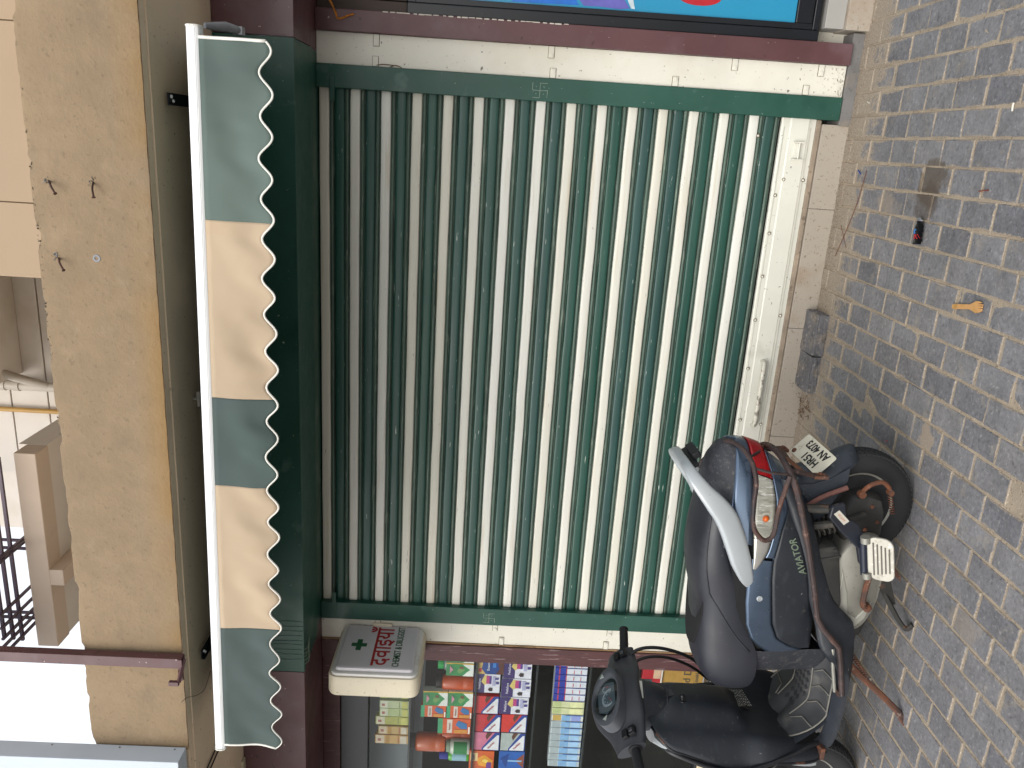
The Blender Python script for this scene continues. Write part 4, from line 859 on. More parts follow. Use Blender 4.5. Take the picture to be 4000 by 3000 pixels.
m_mat = MB('rubber_mat', '3f4042', .85).vary(.15, 12).spots('6f6c65', 9, .55, .15, amt=.5).spots('2f3238', 7, .6, .1, amt=.5).bump(.2, 80, .001).done()
m_matd = MB('rubber_mat_dark', '26282c', .8).vary(.2, 20).done()
m_black = MB('black_steel_paint', '1a1b1f', .4, .2).vary(.2, 9).spots('6a4534', 12, .62, .04, amt=.7).spots('504c4a', 30, .68, .03, amt=.5).bump(.2, 60, .001).done()
m_red = MB('red_lens', '9c0f16', .12).vary(.2, 40).done(); m_red.node_tree.nodes['Principled BSDF'].inputs['Transmission Weight'].default_value = .15
m_lens = MB('clear_lens', 'a9a89c', .12, .2).vary(.25, 60, (1, 1, .4)).spots('e0e0d8', 30, .58, .03, (3, 3, .6), amt=.7).spots('6f6a5c', 18, .62, .05, (3, 3, .7), amt=.5).done()
m_chr = MB('chrome_plastic', 'a6a49e', .22, .7).vary(.15, 14, (1, 1, .3)).done()
m_grip = MB('grip_rubber', '17181b', .6).vary(.1, 40).bump(.4, 300, .0008).done()
m_plate = MB('plate_paint', 'c9c4b2', .5).vary(.06, 12).spots('8a7a5c', 20, .64, .05, amt=.6).done()

LEAN, PH = R(3), R(-1)
hh = V3((-math.cos(PH), math.sin(PH), 0)); l0 = V3((-math.sin(PH), -math.cos(PH), 0))
ll = l0*math.cos(LEAN)+V3((0, 0, -1))*math.sin(LEAN); uu = l0*math.sin(LEAN)+V3((0, 0, 1))*math.cos(LEAN)
SM = Matrix((hh, ll, uu)).transposed().to_4x4(); SM.translation = V3((-1.2, -1.15, .0))
sco = thing('motor_scooter', 'dark blue and black scooter with rusty guards, parked on its side stand', 'scooter')
sco.matrix_world = SM; sco.rotation_mode = 'XYZ'
loc_, rq, _ = SM.decompose(); sco.location = loc_; sco.rotation_euler = rq.to_euler()
def SO(name, bm, mat, parent=None, **k): return obj(name, bm, mat, parent or sco, local=True, **k)
def lerp(tab, x):
    if x <= tab[0][0]: return tab[0][1]
    for (a, u), (b, v) in zip(tab[:-1], tab[1:]):
        if x <= b:
            t = (x-a)/(b-a); return u+(v-u)*t
    return tab[-1][1]
def slerp(tab, x):   # smooth
    if x <= tab[0][0]: return tab[0][1]
    if x >= tab[-1][0]: return tab[-1][1]
    for i in range(len(tab)-1):
        (a, u), (b, v) = tab[i], tab[i+1]
        if x <= b:
            m0 = 0 if i == 0 else (v-tab[i-1][1])/(b-tab[i-1][0]); m1 = 0 if i == len(tab)-2 else (tab[i+2][1]-u)/(tab[i+2][0]-a)
            h = b-a; t = (x-a)/h
            return (2*t**3-3*t*t+1)*u+(t**3-2*t*t+t)*h*m0+(-2*t**3+3*t*t)*v+(t**3-t*t)*h*m1
SRT = [(.34, .10), (.40, -.02), (.46, -.11), (.52, -.16), (.58, -.20), (.64, -.225), (.70, -.235), (.76, -.225), (.79, -.20)]
SFT = [(.3, .70), (.5, .70), (.6, .69), (.66, .66), (.79, .60)]
WT = [(.34, .150), (.42, .166), (.52, .176), (.60, .172), (.66, .160), (.72, .142), (.78, .118)]
def shell(th, z, off=0):
    """th: 180 rear centre .. 90 widest .. 0 front centre (left side, negative = right side)"""
    sr, sf, w_ = slerp(SRT, z), slerp(SFT, z), slerp(WT, z)
    sc_ = .17; sg_ = 1 if th >= 0 else -1; a = R(abs(th)); c = math.cos(a)
    if c < 0: n = 2.15; s = sc_ - (sc_-sr+off)*abs(c)**(2/n); l = (w_+off)*math.sin(a)**(2/n)
    else: n = 2.6; s = sc_ + (sf-sc_+off)*abs(c)**(2/n); l = (w_*(1-.10*max(0, (s-.25)/.35))+off)*math.sin(a)**(2/n)
    return V3((s, l*sg_, z))
def th_of(s, z, off=0):
    sr, sf = slerp(SRT, z), slerp(SFT, z); sc_ = .17
    if s < sc_: return 180-math.degrees(math.acos(min(1, ((sc_-s)/(sc_-sr))**(2.15/2))))
    return math.degrees(math.acos(min(1, ((s-sc_)/(sf-sc_))**(2.6/2))))
def band(ths, top, bot, off, rows=8, roll=.006, M=None):
    """strip of body shell; top/bot are functions of th giving z. edges rolled inwards"""
    bm = B(); cols = []
    for th in ths:
        z1, z0 = top(th), bot(th); col = []
        for k in range(rows+1):
            z = z1+(z0-z1)*k/rows; col.append(shell(th, z, off))
        col = [shell(th, z1-.001, off-roll)]+col+[shell(th, z0+.001, off-roll)]
        cols.append(col)
    loft(bm, cols, closed=False); return bm
def z_by_s(tab, off=0):
    """turn a z(s) table into z(th) by fixed point"""
    def f(th):
        z = tab[len(tab)//2][1]
        for _ in range(8): z = lerp(tab, shell(th, z, 0).x)
        return z
    return f
def rng(a, b, n): return [a+(b-a)*i/n for i in range(n+1)]
# inner dark core
bm = B(); loft(bm, [[shell(th, z, -.012) for th in rng(-178, 178, 60)] for z in (.36, .42, .5, .58, .66, .72, .77)]); SO('inner_shell', bm, plain('0c0d0f', .9))
TT = [(-.24, .705), (-.1, .69), (.05, .665), (.18, .642), (.247, .644), (.333, .636), (.425, .618), (.485, .590), (.52, .556), (.56, .50), (.7, .45)]
BB = [(-.24, .60), (-.18, .565), (-.12, .545), (-.03, .53), (.04, .55), (.16, .568), (.24, .562), (.33, .545), (.42, .525), (.49, .49), (.53, .43), (.56, .35), (.6, .345)]
PB = [(-.24, .56), (-.03, .522), (.07, .48), (.20, .43), (.33, .39), (.41, .362), (.56, .34)]
LU = [(-.24, .664), (-.13, .660), (-.04, .656), (.05, .650), (.20, .632)]
LL = [(-.24, .612), (-.18, .604), (-.13, .592), (-.07, .580), (.04, .580), (.12, .592), (.17, .612), (.20, .630)]
zT, zB, zP, zLU, zLL = map(z_by_s, (TT, BB, PB, LU, LL))
for sg_ in (1, -1):
    f = lambda L: [sg_*t for t in L]
    a = lambda g: (lambda th: g(abs(th)))
    t18 = th_of(.19, .63)
    # blue painted side strip with front curl
    SO('side_strip', band(f(rng(th_of(.155, .6), th_of(.55, .5), 44)), a(zT), a(zB), .002), m_blue, smooth=True)
    SO('side_strip', band(f(rng(170, th_of(.155, .6)+1.5, 30)), a(lambda th: zLL(th)-.004), a(lambda th: min(zB(th), zLL(th)-.012)), .0015, rows=4), m_blue, smooth=True)
    # lamps
    SO('indicator_lamp', band(f(rng(th_of(-.135, .63), th_of(.075, .62), 20)), a(lambda th: zLU(th)-.001), a(lambda th: zLL(th)+.001), .007, rows=6), m_lens, smooth=True)
    SO('lamp_surround', band(f(rng(th_of(.077, .62), th_of(.19, .63), 14)), a(zLU), a(lambda th: min(zLL(th), zLU(th)-.003)), .0065, rows=5), m_chr, smooth=True)
    # black lower panel
    sp_tab = rng(th_of(-.10, .56), th_of(.548, .45), 46)
    SO('side_panel', band(f(sp_tab), a(lambda th: zB(th)-.003), a(zP), -.001, rows=10), m_blk, smooth=True)
SO('tail_lamp', band(rng(-th_of(-.137, .63), -180, 14)+rng(180, th_of(-.137, .63), 14)[1:], lambda th: zLU(abs(th)), lambda th: zLL(abs(th)), .010, rows=6), m_red, smooth=True)
bm = B(); p = shell(th_of(.0, .615), .613, .004); lathe(bm, [(.011, 0), (.012, .006), (.007, .012), (0.001, .014)], p, (0, 1, 0), 14); SO('amber_bulb', bm, MB('amber', 'd0601c', .3).done(), smooth=True)
# tail cowl
bm = B(); rings = []
ths = rng(-180, 180, 72)[:-1]
for z, off, zz in ((.664, .002, None), (.675, .006, None), (.70, .006, None), (.73, .004, None), (.76, .0, None), (.785, -.012, None), (.797, -.035, None)):
    rings.append([shell(th, min(z, .789), off)+V3((0, 0, max(0, z-.789))) for th in ths])
rings.append([V3((.17+(p.x-.17)*.3, p.y*.3, .80)) for p in rings[-1]])
loft(bm, rings)
geom = [v for v in bm.verts if v.co.x > .17]; bmesh.ops.delete(bm, geom=geom, context='VERTS')
SO('tail_cowl', bm, m_cowl, smooth='a', ang=50)
SO('tail_band', band(rng(-th_of(.1, .68), -180, 24)+rng(180, th_of(.1, .68), 24)[1:], lambda th: .728-.02*max(0, 1-abs(th-180)/60 if th > 0 else 0), lambda th: zLU(abs(th))+.003, .0085, rows=5), m_blue, smooth=True)
# key lock
p = shell(th_of(.305, .61), .592, .003); bm = B(); lathe(bm, [(.011, 0), (.011, .003), (.008, .004), (.007, .002)], p-V3((0, .001, 0)), (0, 1, 0), 20); SO('seat_lock', bm, m_silv, smooth='a')
# badge lettering on the left panel
za_ = .445; A0 = shell(th_of(.225, .45), .438, .0); A1 = shell(th_of(.045, .53), .518, .0)
d = (A1-A0).normalized(); nrm = V3((0, 1, 0)); upv = (nrm.cross(-d)).normalized()
xd = (A1-A0).normalized()
Mt = frame(A0.lerp(A1, .5)+V3((0, .0045, 0)), xd, V3((.35, 0, 1))-xd*V3((.35, 0, 1)).dot(xd))
text_mesh('AVIATOR', MB('badge_silver', '8c9a86', .3, .6).done(), Mt @ Matrix(((1, .22, 0, 0), (0, 1, 0, 0), (0, 0, 1, 0), (0, 0, 0, 1))), .034, .0012, parent=sco, local=True, name='badge_lettering', sx=1.05, bold=.0005)
# seat
ST_ = [(-.085, .775), (-.05, .792), (.0, .800), (.12, .812), (.22, .812), (.30, .800), (.38, .780), (.5, .768), (.60, .757), (.67, .738), (.72, .705), (.755, .66), (.775, .60), (.778, .565)]
SB_ = [(-.085, .758), (.03, .735), (.14, .715), (.22, .690), (.3, .645), (.39, .617), (.49, .584), (.56, .552), (.64, .540), (.70, .54), (.778, .55)]
SW_ = [(-.085, .07), (-.05, .10), (.03, .125), (.2, .142), (.33, .140), (.45, .135), (.55, .140), (.63, .138), (.70, .118), (.745, .085), (.77, .045), (.778, .02)]
bm = B(); rings = []
for s in rng(-.085, .778, 64):
    t_, b_, w_ = slerp(ST_, s), slerp(SB_, s), slerp(SW_, s); r = []
    hgt = t_-b_
    for u, v in ((0, 1), (.35, .992), (.62, .955), (.80, .87), (.92, .70), (.985, .48), (1, .28), (.985, .12), (.94, .0), (.6, -.04), (0, -.05)):
        crown = .006*math.exp(-((s-.12)/.2)**2) if u < .4 else 0
        r.append((s, w_*u, b_+hgt*v+crown))
    r += [(x, -y, z) for x, y, z in r[-2:0:-1]]
    rings.append(r)
loft(bm, rings); seat = SO('seat', bm, m_seat, smooth='a', ang=60)
bm = B()
for sg_ in (1, -1):
    tube(bm, [(s, sg_*slerp(SW_, s)*.885, slerp(SB_, s)+(slerp(ST_, s)-slerp(SB_, s))*.775) for s in rng(-.05, .32, 20)]+[(s, sg_*slerp(SW_, s)*lerp([(.32, .885), (.42, .99), (.5, 1)], s), slerp(SB_, s)+(slerp(ST_, s)-slerp(SB_, s))*lerp([(.32, .775), (.42, .5), (.56, .1)], s)) for s in rng(.34, .55, 12)], .0026, 6)
SO('seat_piping', bm, m_seat, seat, smooth=True)
# grab rail
gp = [(.262, .160, .632, .012), (.225, .166, .652, .026), (.16, .168, .682, .037), (.08, .168, .715, .040), (.0, .166, .755, .040), (-.05, .162, .797, .036), (-.09, .154, .837, .028), (-.125, .136, .868, .024), (-.150, .10, .886, .020), (-.162, .05, .892, .017), (-.164, 0, .893, .016)]
gp = gp+[(s, -l, z, r) for s, l, z, r in gp[-2::-1]]
P = smoothpts([g[:3] for g in gp], 4); rr = []
for i in range(len(P)): k = i/4; i0 = min(int(k), len(gp)-2); rr.append(gp[i0][3]+(gp[i0+1][3]-gp[i0][3])*(k-i0))
bm = B(); rings = []
for i, p in enumerate(P):
    t = (P[min(i+1, len(P)-1)]-P[max(i-1, 0)]).normalized()
    side = abs(p.y)/.165; a = V3((.35, 0, 1)); a = (a-t*a.dot(t)).normalized(); b = t.cross(a); fl = .42+.0*side
    rings.append([p+a*(rr[i]*c_)+b*(rr[i]*fl*s_) for c_, s_ in [(math.copysign(abs(math.cos(q))**.6, math.cos(q)), math.copysign(abs(math.sin(q))**.6, math.sin(q))) for q in [2*math.pi*k/16 for k in range(16)]]])
loft(bm, rings); gr = SO('grab_rail', bm, m_silv, smooth='a', ang=60)
bm = B(); M = frame((-.150, 0, .868), (0, 1, 0), (.5, 0, .86))
prism(bm, rrect(-.085, .085, -.026, .020, .008, 3), lambda x, y: M @ V3((x, y, -.006)), lambda x, y: M @ V3((x, y, .004)))
prism(bm, rrect(-.05, .05, -.05, -.02, .008, 3), lambda x, y: M @ V3((x, y, -.03)), lambda x, y: M @ V3((x, y, -.008)))
SO('rail_inset', bm, plain('15161a', .6), gr, bevel=.002)
# under-tail, rear fender, plate
SO('under_tail', band(rng(-90, -180, 24)+rng(180, 90, 24)[1:], lambda th: zB(abs(th)) if abs(th) < 140 else zLL(abs(th))-.004, lambda th: .44 if abs(th) > 120 else .44+(.52-.44)*0, -.006, rows=5), m_blue, smooth=True)
bm = B(); rings = []
for s, z, w_ in ((-.08, .56, .07), (-.125, .50, .082), (-.145, .43, .09), (-.172, .36, .09), (-.212, .30, .078), (-.230, .268, .055), (-.228, .255, .02)):
    rings.append([(s+.05*(abs(l)/w_)**2.2*.9+.0, l, z-.012*(l/w_)**2) for l in rng(-w_, w_, 12)])
for s, z, w_ in ((-.10, .56, .07),):
    pass
loft(bm, rings, closed=False)
fd = SO('rear_fender', bm, m_fend, smooth=True); q = fd.modifiers.new('t', 'SOLIDIFY'); q.thickness = .004; q.offset = -1
for sg_ in (1, -1):
    bm = B(); prism(bm, [(-.10, .50), (-.105, .43), (-.13, .36), (-.17, .30), (-.12, .30), (-.03, .345), (.10, .40), (.05, .47), (-.05, .52), (-.12, .55)], lambda s, z: V3((s, sg_*.084, z)), lambda s, z: V3((s, sg_*.088, z))); SO('fender_side', bm, m_fend, bevel=.001)
pl = B(); pM = frame((-.184, .0, .402), (-.02, -.2, .018), (.06, 0, .055))
prism(pl, rrect(-.10, .10, -.047, .047, .008, 4), lambda x, y: pM @ V3((x, y, 0)), lambda x, y: pM @ V3((x, y, .0018))); plo = SO('number_plate', pl, m_plate)
m_pt = plain('17171a', .6)
tM = pM @ Matrix.Translation((-.012, .020, .0024)); text_mesh('HR51', m_pt, tM, .043, .0002, parent=plo, local=True, sx=.92, bold=.0014)
tM = pM @ Matrix.Translation((-.004, -.023, .0024)); text_mesh('AN 4073', m_pt, tM, .043, .0002, parent=plo, local=True, sx=.86, bold=.0014)
for x, y in ((.084, .034),):
    bm = B(); c = pM @ V3((x, y, .0018)); lathe(bm, [(.010, 0), (.010, .002), (.006, .006), (.003, .007)], c, pM.to_3x3() @ V3((0, 0, 1)), 10); SO('bolt', bm, m_rust2, plo, smooth='a')
# steel plate bracket
bm = B(); tube(bm, [(-.160, -.125, .47), (-.150, -.05, .475), (-.148, .08, .47), (-.160, .135, .455)], .013, 4, flat=.3, up=(0, 0, 1)); box(bm, -.16, -.148, .115, .15, .405, .455); box(bm, -.16, -.148, -.15, -.11, .44, .475)
for l in (-.13, .132): lathe(bm, [(.010, 0), (.010, .004), (.005, .008)], (-.160, l, .43 if l > 0 else .458), (-1, 0, 0), 6)
SO('plate_bracket', bm, m_rust2, bevel=.001)
# ---------------- rear wheel, engine
def wheel(c, r, wdt, name, par, ax=(0, 1, 0), rim=.127):
    M = frame(c, V3(ax).cross(V3((0, 0, 1))), (0, 0, 1)); 
    def LM(prof, mat, nm, p_, n=48):
        b_ = B(); lathe(b_, prof, c, ax, n); return SO(nm, b_, mat, p_, smooth='a', ang=35)
    w2 = wdt/2
    wh = LM([(rim*.93, -w2*.55), (rim*1.04, -w2*.7), (rim*1.04, -w2*.5), (rim*.96, -w2*.3), (rim*.9, 0), (rim*.96, w2*.3), (rim*1.04, w2*.5), (rim*1.04, w2*.7), (rim*.93, w2*.55), (rim*.86, w2*.2), (rim*.86, -w2*.2), (rim*.93, -w2*.55)], m_alloy, name, par)
    LM([(rim*1.03, -w2*.62), (rim*1.15, -w2*.86), (rim*1.38, -w2*.97), (r*.93, -w2*.82), (r*.975, -w2*.6), (r*.995, -w2*.3), (r, 0), (r*.995, w2*.3), (r*.975, w2*.6), (r*.93, w2*.82), (rim*1.38, w2*.97), (rim*1.15, w2*.86), (rim*1.03, w2*.62)], m_tyre, 'tyre', wh, 72)
    b_ = B(); axv = V3(ax).normalized(); a_ = axv.orthogonal().normalized(); c_ = axv.cross(a_)
    for k in range(64):
        for lo, hi, tw in ((-w2*.78, -w2*.42, .05), (-w2*.36, -w2*.04, -.05), (w2*.04, w2*.36, .05), (w2*.42, w2*.78, -.05)):
            ph = 2*math.pi*(k+(.5 if lo*hi > 0 and abs(lo+hi) < w2*.9 else 0))/64; q = []
            for y, dp in ((lo, -tw*.5), (hi, tw*.5)):
                rr_ = r*(1-.025*(abs(y)/(w2*.6))**2.4)
                for e_, hgt in ((-.034, 0), (.034, 0)):
                    for up_ in (-.003, .0035):
                        an = ph+dp+e_; q.append(V3(c)+axv*y+(a_*math.cos(an)+c_*math.sin(an))*(rr_+up_))
            v = [b_.verts.new(x) for x in q]
            for f in ((0, 1, 3, 2), (4, 6, 7, 5), (0, 4, 5, 1), (2, 3, 7, 6), (0, 2, 6, 4), (1, 5, 7, 3)): b_.faces.new([v[i] for i in f])
    SO('tread', b_, m_tyre, wh)
    return wh
rw = wheel((0, 0, .215), .213, .095, 'rear_wheel', sco)
bm = B(); lathe(bm, [(.118, .004), (.112, .012), (.085, .014), (.075, .004), (.03, .004), (.028, .0)], (0, .0, .215), (0, 1, 0), 40)
SO('wheel_disc', bm, MB('dusty_rim', '6a6558', .6, .3).vary(.2, 10).spots('3f3a32', 12, .52, .1, amt=.6).done(), rw, smooth='a')
bm = B(); lathe(bm, [(.07, 0), (.07, .035), (.05, .05), (.02, .055)], (0, .01, .215), (0, 1, 0), 30); SO('brake_drum', bm, m_alloy, smooth='a')
# gear case: rear lobe and long CVT cover
bm = B()
def case(poly, y0, y1, ins, mat, nm):
    b_ = B(); c = V3((sum(p[0] for p in poly)/len(poly), 0, sum(p[1] for p in poly)/len(poly)))
    P_ = [V3((p[0], 0, p[1])) for p in poly]
    def ring(k, y): return [c+(p-c)*k+V3((0, y, 0)) for p in P_]
    loft(b_, [ring(1, y0), ring(1, y1-ins), ring(.97, y1-ins*.3), ring(.90, y1)]); return SO(nm, b_, mat, smooth='a', ang=50)
case(smooth2 := [(-.075, .215), (-.06, .27), (-.0, .295), (.08, .29), (.14, .27), (.14, .17), (.08, .14), (-.01, .145), (-.06, .165)], .02, .10, .03, m_airb, 'gear_case')
cv = [(.07, .20), (.10, .27), (.18, .315), (.30, .325), (.40, .305), (.455, .26), (.465, .20), (.43, .155), (.34, .125), (.22, .12), (.12, .135), (.08, .16)]
cp = [(p.x, p.z) for p in smoothpts([(x, 0, z) for x, z in cv]+[(cv[0][0], 0, cv[0][1])], 4)][:-1]
case(cp, .03, .135, .03, m_alloy, 'transmission_cover')
bm = B(); prism(bm, [(.20, .285), (.35, .28), (.43, .24), (.44, .20), (.40, .165), (.33, .15), (.40, .20), (.38, .235), (.30, .25)], lambda s, z: V3((s, .12, z)), lambda s, z: V3((s, .1385, z))); SO('cover_ridge', bm, MB('alloy_light', 'a5a49a', .45, .4).vary(.08, 9).done(), bevel=.003)
bm = B(); M = Matrix.Translation((.235, .105, .345)) @ Matrix.Rotation(R(12), 4, 'Y')
loft(bm, [[M @ V3((x*k, y, z*k)) for x, z in rrect(-.135, .135, -.048, .05, .025, 4)] for y, k in ((-.06, 1), (.035, 1), (.05, .95), (.055, .86))]); ab = SO('air_filter_box', bm, m_airb, smooth='a', ang=40)
bm = B(); tube(bm, [M @ V3((-.09, .055, z)) for z in (-.05, -.02, .02, .05)], .005, 6); 
for x, z in ((-.115, .035), (-.115, -.03), (.11, .0)): lathe(bm, [(.006, 0), (.006, .004)], M @ V3((x, .054, z)), (0, 1, 0), 8)
SO('filter_rib', bm, m_airb, ab)
# shock absorber with spring
bm = B(); a_, b_ = V3((-.0, .105, .22)), V3((.10, .10, .50)); tube(bm, [a_, b_], .014, 10)
SO('shock_absorber', bm, m_dirt, smooth='a'); bm = B()
ax_ = (b_-a_); L_ = ax_.length; ax_.normalize(); e1 = ax_.orthogonal().normalized(); e2 = ax_.cross(e1)
tube(bm, [a_.lerp(b_, .3+.6*t/160)+(e1*math.cos(t*.38)+e2*math.sin(t*.38))*.027 for t in range(161)], .0045, 6); SO('coil_spring', bm, m_dirt, smooth=True)
# bolts on gear case, brake lever
for s, z in ((-.03, .20), (.03, .17), (.10, .165), (.06, .21)):
    bm = B(); lathe(bm, [(.008, 0), (.008, .006), (.004, .010)], (s, .098, z), (0, 1, 0), 6); SO('bolt', bm, m_rust2)
bm = B(); tube(bm, smoothpts([(-.08, .095, .245), (-.11, .10, .225), (-.125, .10, .18), (-.10, .095, .145), (-.08, .09, .14)]), [.008]*17, 8); lathe(bm, [(.014, 0), (.014, .02)], (-.075, .085, .245), (0, 1, 0), 12); lathe(bm, [(.011, 0), (.011, .02)], (-.085, .085, .14), (0, 1, 0), 12); SO('brake_arm', bm, m_rust2, smooth='a')
bm = B(); tube(bm, [V3((-.08, .095, .14)).lerp(V3((.0, .095, .115)), t/60)+V3((0, math.cos(t*.9)*.008, math.sin(t*.9)*.008)) for t in range(61)], .0022, 5); SO('brake_spring', bm, m_rust2, smooth=True)
bm = B(); tube(bm, smoothpts([(-.0, .10, .47), (-.06, .105, .40), (-.105, .11, .31)]), .009, 8); SO('mud_stay', bm, MB('pink_rust', '6f4a42', .7).vary(.2, 20).done(), smooth='a')
# pillion bracket + foot peg
bm = B(); tube(bm, [(-.02, .11, .475), (-.055, .185, .40)], .016, 8); tube(bm, [(.05, .11, .445), (.0, .185, .375)], .014, 8); SO('peg_stay', bm, m_dirt, smooth='a')
bm = B(); prism(bm, [(-.085, .36), (-.07, .405), (-.03, .408), (.02, .36), (.045, .33), (.085, .285), (.14, .268), (.16, .252), (.14, .245), (.08, .258), (.03, .275), (-.01, .30), (-.03, .345), (-.05, .35)], lambda s, z: V3((s, .185, z)), lambda s, z: V3((s, .205, z))); pb_ = SO('peg_bracket', bm, MB('blue_black_paint', '1c2029', .45).vary(.2, 12).spots('55504a', 25, .6, .05, amt=.6).done(), bevel=.005)
bm = B(); prism(bm, [(-.06, .378), (-.045, .395), (-.005, .352), (-.02, .335)], lambda s, z: V3((s, .2052, z)), lambda s, z: V3((s, .2058, z))); st_ = SO('sticker', bm, plain('b8b4a8', .5), pb_)
text_mesh('ACTIVA', plain('b5622a', .5), frame((-.033, .2062, .365), V3((.04, 0, -.043)), V3((.043, 0, .04))), .011, .0001, parent=st_, local=True)
bm = B(); tube(bm, [(.035, .225, .285), (.17, .225, .255)], .0135, 14); SO('peg_sleeve', bm, plain('1c2130', .35), smooth='a')
pg = [(.03, .02), (.03, -.01), (.045, -.055), (.075, -.092), (.12, -.11), (.155, -.10), (.175, -.07), (.18, -.03), (.18, .02)]
bm = B(); FM = frame((0, .238, .268), (1, 0, -.222), V3((0, .62, .78)))    # plate plane hinged along the sleeve
pegM = frame((.0, .235, .285), (.975, 0, -.22), V3((.08, -.5, .86)))
bm = B(); prism(bm, rrect(.02, .185, -.085, .0, .030, 6), lambda x, y: pegM @ V3((x, y, -.004)), lambda x, y: pegM @ V3((x, y, .006))); pg_o = SO('foot_peg', bm, MB('peg_alloy', 'aaa79c', .45, .4).vary(.1, 14).spots('7d7568', 30, .58, .06, amt=.6).spots('dcd9cf', 60, .64, .03, amt=.5).bump(.3, 90, .001).done(), bevel=.003)
bm = B()
for k in range(5):
    y = -.020-k*.0125; tube(bm, [pegM @ V3((.04+.004*k, y, -.0045)), pegM @ V3((.165-.004*k, y, -.0045))], .0028, 6)
SO('tread_groove', bm, plain('5f5b53', .7), pg_o)
for x in (.034, .172):
    bm = B(); tube(bm, [pegM @ V3((x-.01, .004, .0)), pegM @ V3((x+.012, .004, 0))], .017, 12); SO('peg_hinge', bm, m_alloy, pg_o, smooth='a')
# kick starter
bm = B(); tube(bm, smoothpts([(.345, .15, .175), (.33, .165, .20), (.27, .17, .205), (.20, .165, .195), (.17, .16, .185)]), [.010]*17, 8); lathe(bm, [(.016, 0), (.016, .022), (.008, .028)], (.35, .134, .172), (0, 1, 0), 12); SO('kick_starter', bm, m_rust2, smooth='a')
# muffler-side / engine below, centre stand
bm = B(); tube(bm, [(.33, .05, .12), (.40, .06, .125), (.50, .08, .16)], [.028, .026, .018], 14); tube(bm, [(.50, .08, .16), (.55, .08, .17)], .011, 10); SO('engine_mount', bm, m_dirt, smooth='a')
bm = B(); lathe(bm, [(.07, -.09), (.075, -.02), (.07, .05)], (.33, 0, .21), (0, 1, 0), 20); box(bm, .35, .56, -.06, .06, .16, .28); SO('engine_block', bm, m_dirt, smooth='a')
bm = B(); tube(bm, smoothpts([(.25, .10, .13), (.31, .135, .10), (.37, .16, .065), (.405, .175, .04), (.415, .18, .022), (.39, .19, .012)]), .010, 8)
tube(bm, smoothpts([(.25, -.10, .13), (.31, -.135, .10), (.37, -.16, .075), (.405, -.17, .06)]), .010, 8); tube(bm, [(.25, -.11, .13), (.25, .11, .13)], .011, 8)
cs = SO('centre_stand', bm, m_dirt, smooth='a')
bm = B(); prism(bm, [(.22, .13), (.27, .135), (.35, .085), (.335, .06), (.24, .095)], lambda s, z: V3((s, .125+.12*(s-.22)+0, z)), lambda s, z: V3((s, .129+.12*(s-.22), z))); SO('stand_web', bm, m_dirt, cs, bevel=.001)
bm = B(); tube(bm, [V3((.17, .10, .105)).lerp(V3((.24, .13, .06)), t/70)+V3((math.cos(t*.9)*.006, 0, math.sin(t*.9)*.006)) for t in range(71)], .002, 5); SO('stand_spring', bm, m_rust2, cs, smooth=True)
# side stand
bm = B(); sp0 = V3((.585, .13, .20)); tip = V3((.745, .262, .002))
P = smoothpts([sp0, (.62, .15, .165), (.67, .20, .095), (.71, .235, .045), (.735, .255, .018)], 4); tube(bm, P, [.015]*5+[.012]*(len(P)-7)+[.011, .013], 8, flat=.75)
tube(bm, smoothpts([(.715, .24, .035), (.745, .258, .016), (.765, .262, .004), (.77, .255, .003)]), [.012, .013, .015, .015, .014, .012, .012, .010, .01, .01, .009, .009, .008][:13], 8, flat=.5); ss = SO('side_stand', bm, m_rust2, smooth='a')
bm = B(); tube(bm, [V3((.57, .125, .175)).lerp(V3((.635, .165, .125)), t/70)+V3((math.cos(t*.9)*.007, 0, math.sin(t*.9)*.007)) for t in range(71)], .0022, 5); SO('stand_spring', bm, m_rust2, ss, smooth=True)
# ---------------- lower side fairing and footboard
def plate_side(poly, l0_, l1_, mat, nm, sg_=1, bev=.004, n=0):
    b_ = B(); prism(b_, poly, lambda s, z: V3((s, sg_*l0_, z)), lambda s, z: V3((s, sg_*l1_, z))); return SO(nm, b_, mat, bevel=bev)
for sg_ in (1, -1):
    bm = B(); rings = []
    tops = [(-.13, .55), (-.03, .522), (.07, .48), (.20, .43), (.33, .39), (.41, .362), (.50, .335), (.60, .258), (.70, .253), (.80, .253), (.90, .262), (.955, .275)]
    bots = [(-.13, .515), (-.03, .455), (.07, .415), (.20, .365), (.32, .305), (.41, .215), (.50, .200), (.60, .202), (.70, .206), (.80, .208), (.90, .212), (.955, .222)]
    lo = [(-.13, .120), (-.03, .156), (.07, .168), (.2, .172), (.33, .172), (.41, .182), (.50, .200), (.60, .218), (.70, .224), (.80, .222), (.90, .206), (.955, .178)]
    for s in rng(-.13, .955, 48):
        t_, b_, l_ = slerp(tops, s), slerp(bots, s), slerp(lo, s)
        under = .03*max(0, min(1, (s-.35)/.1))
        rings.append([(s, sg_*(l_-.014-.03*max(0, min(1, (s-.5)/.08))), t_+.006), (s, sg_*(l_-.003-.012*max(0, min(1, (s-.5)/.08))), t_), (s, sg_*(l_+.002), t_-.008), (s, sg_*(l_+.004), (t_+b_)/2), (s, sg_*(l_-.004-under*.6), b_+.008), (s, sg_*(l_-.012-under), b_), (s, sg_*(l_-.05-under), b_+.004)])
    loft(bm, rings, closed=False); SO('side_fairing', bm, m_blk, smooth='a', ang=45)
def floor_z(s, l):
    a = abs(l); z = .256+.036*math.exp(-(a/.085)**4)
    if s > .80: z += (s-.80)**1.3*1.9*(.45+.55*min(1, a/.1))
    return z
bm = B(); loft(bm, [[(s, l, floor_z(s, l)-.006) for l in rng(-.185, .185, 40)] for s in rng(.56, .95, 30)], closed=False); SO('floorboard', bm, m_blk, smooth=True)
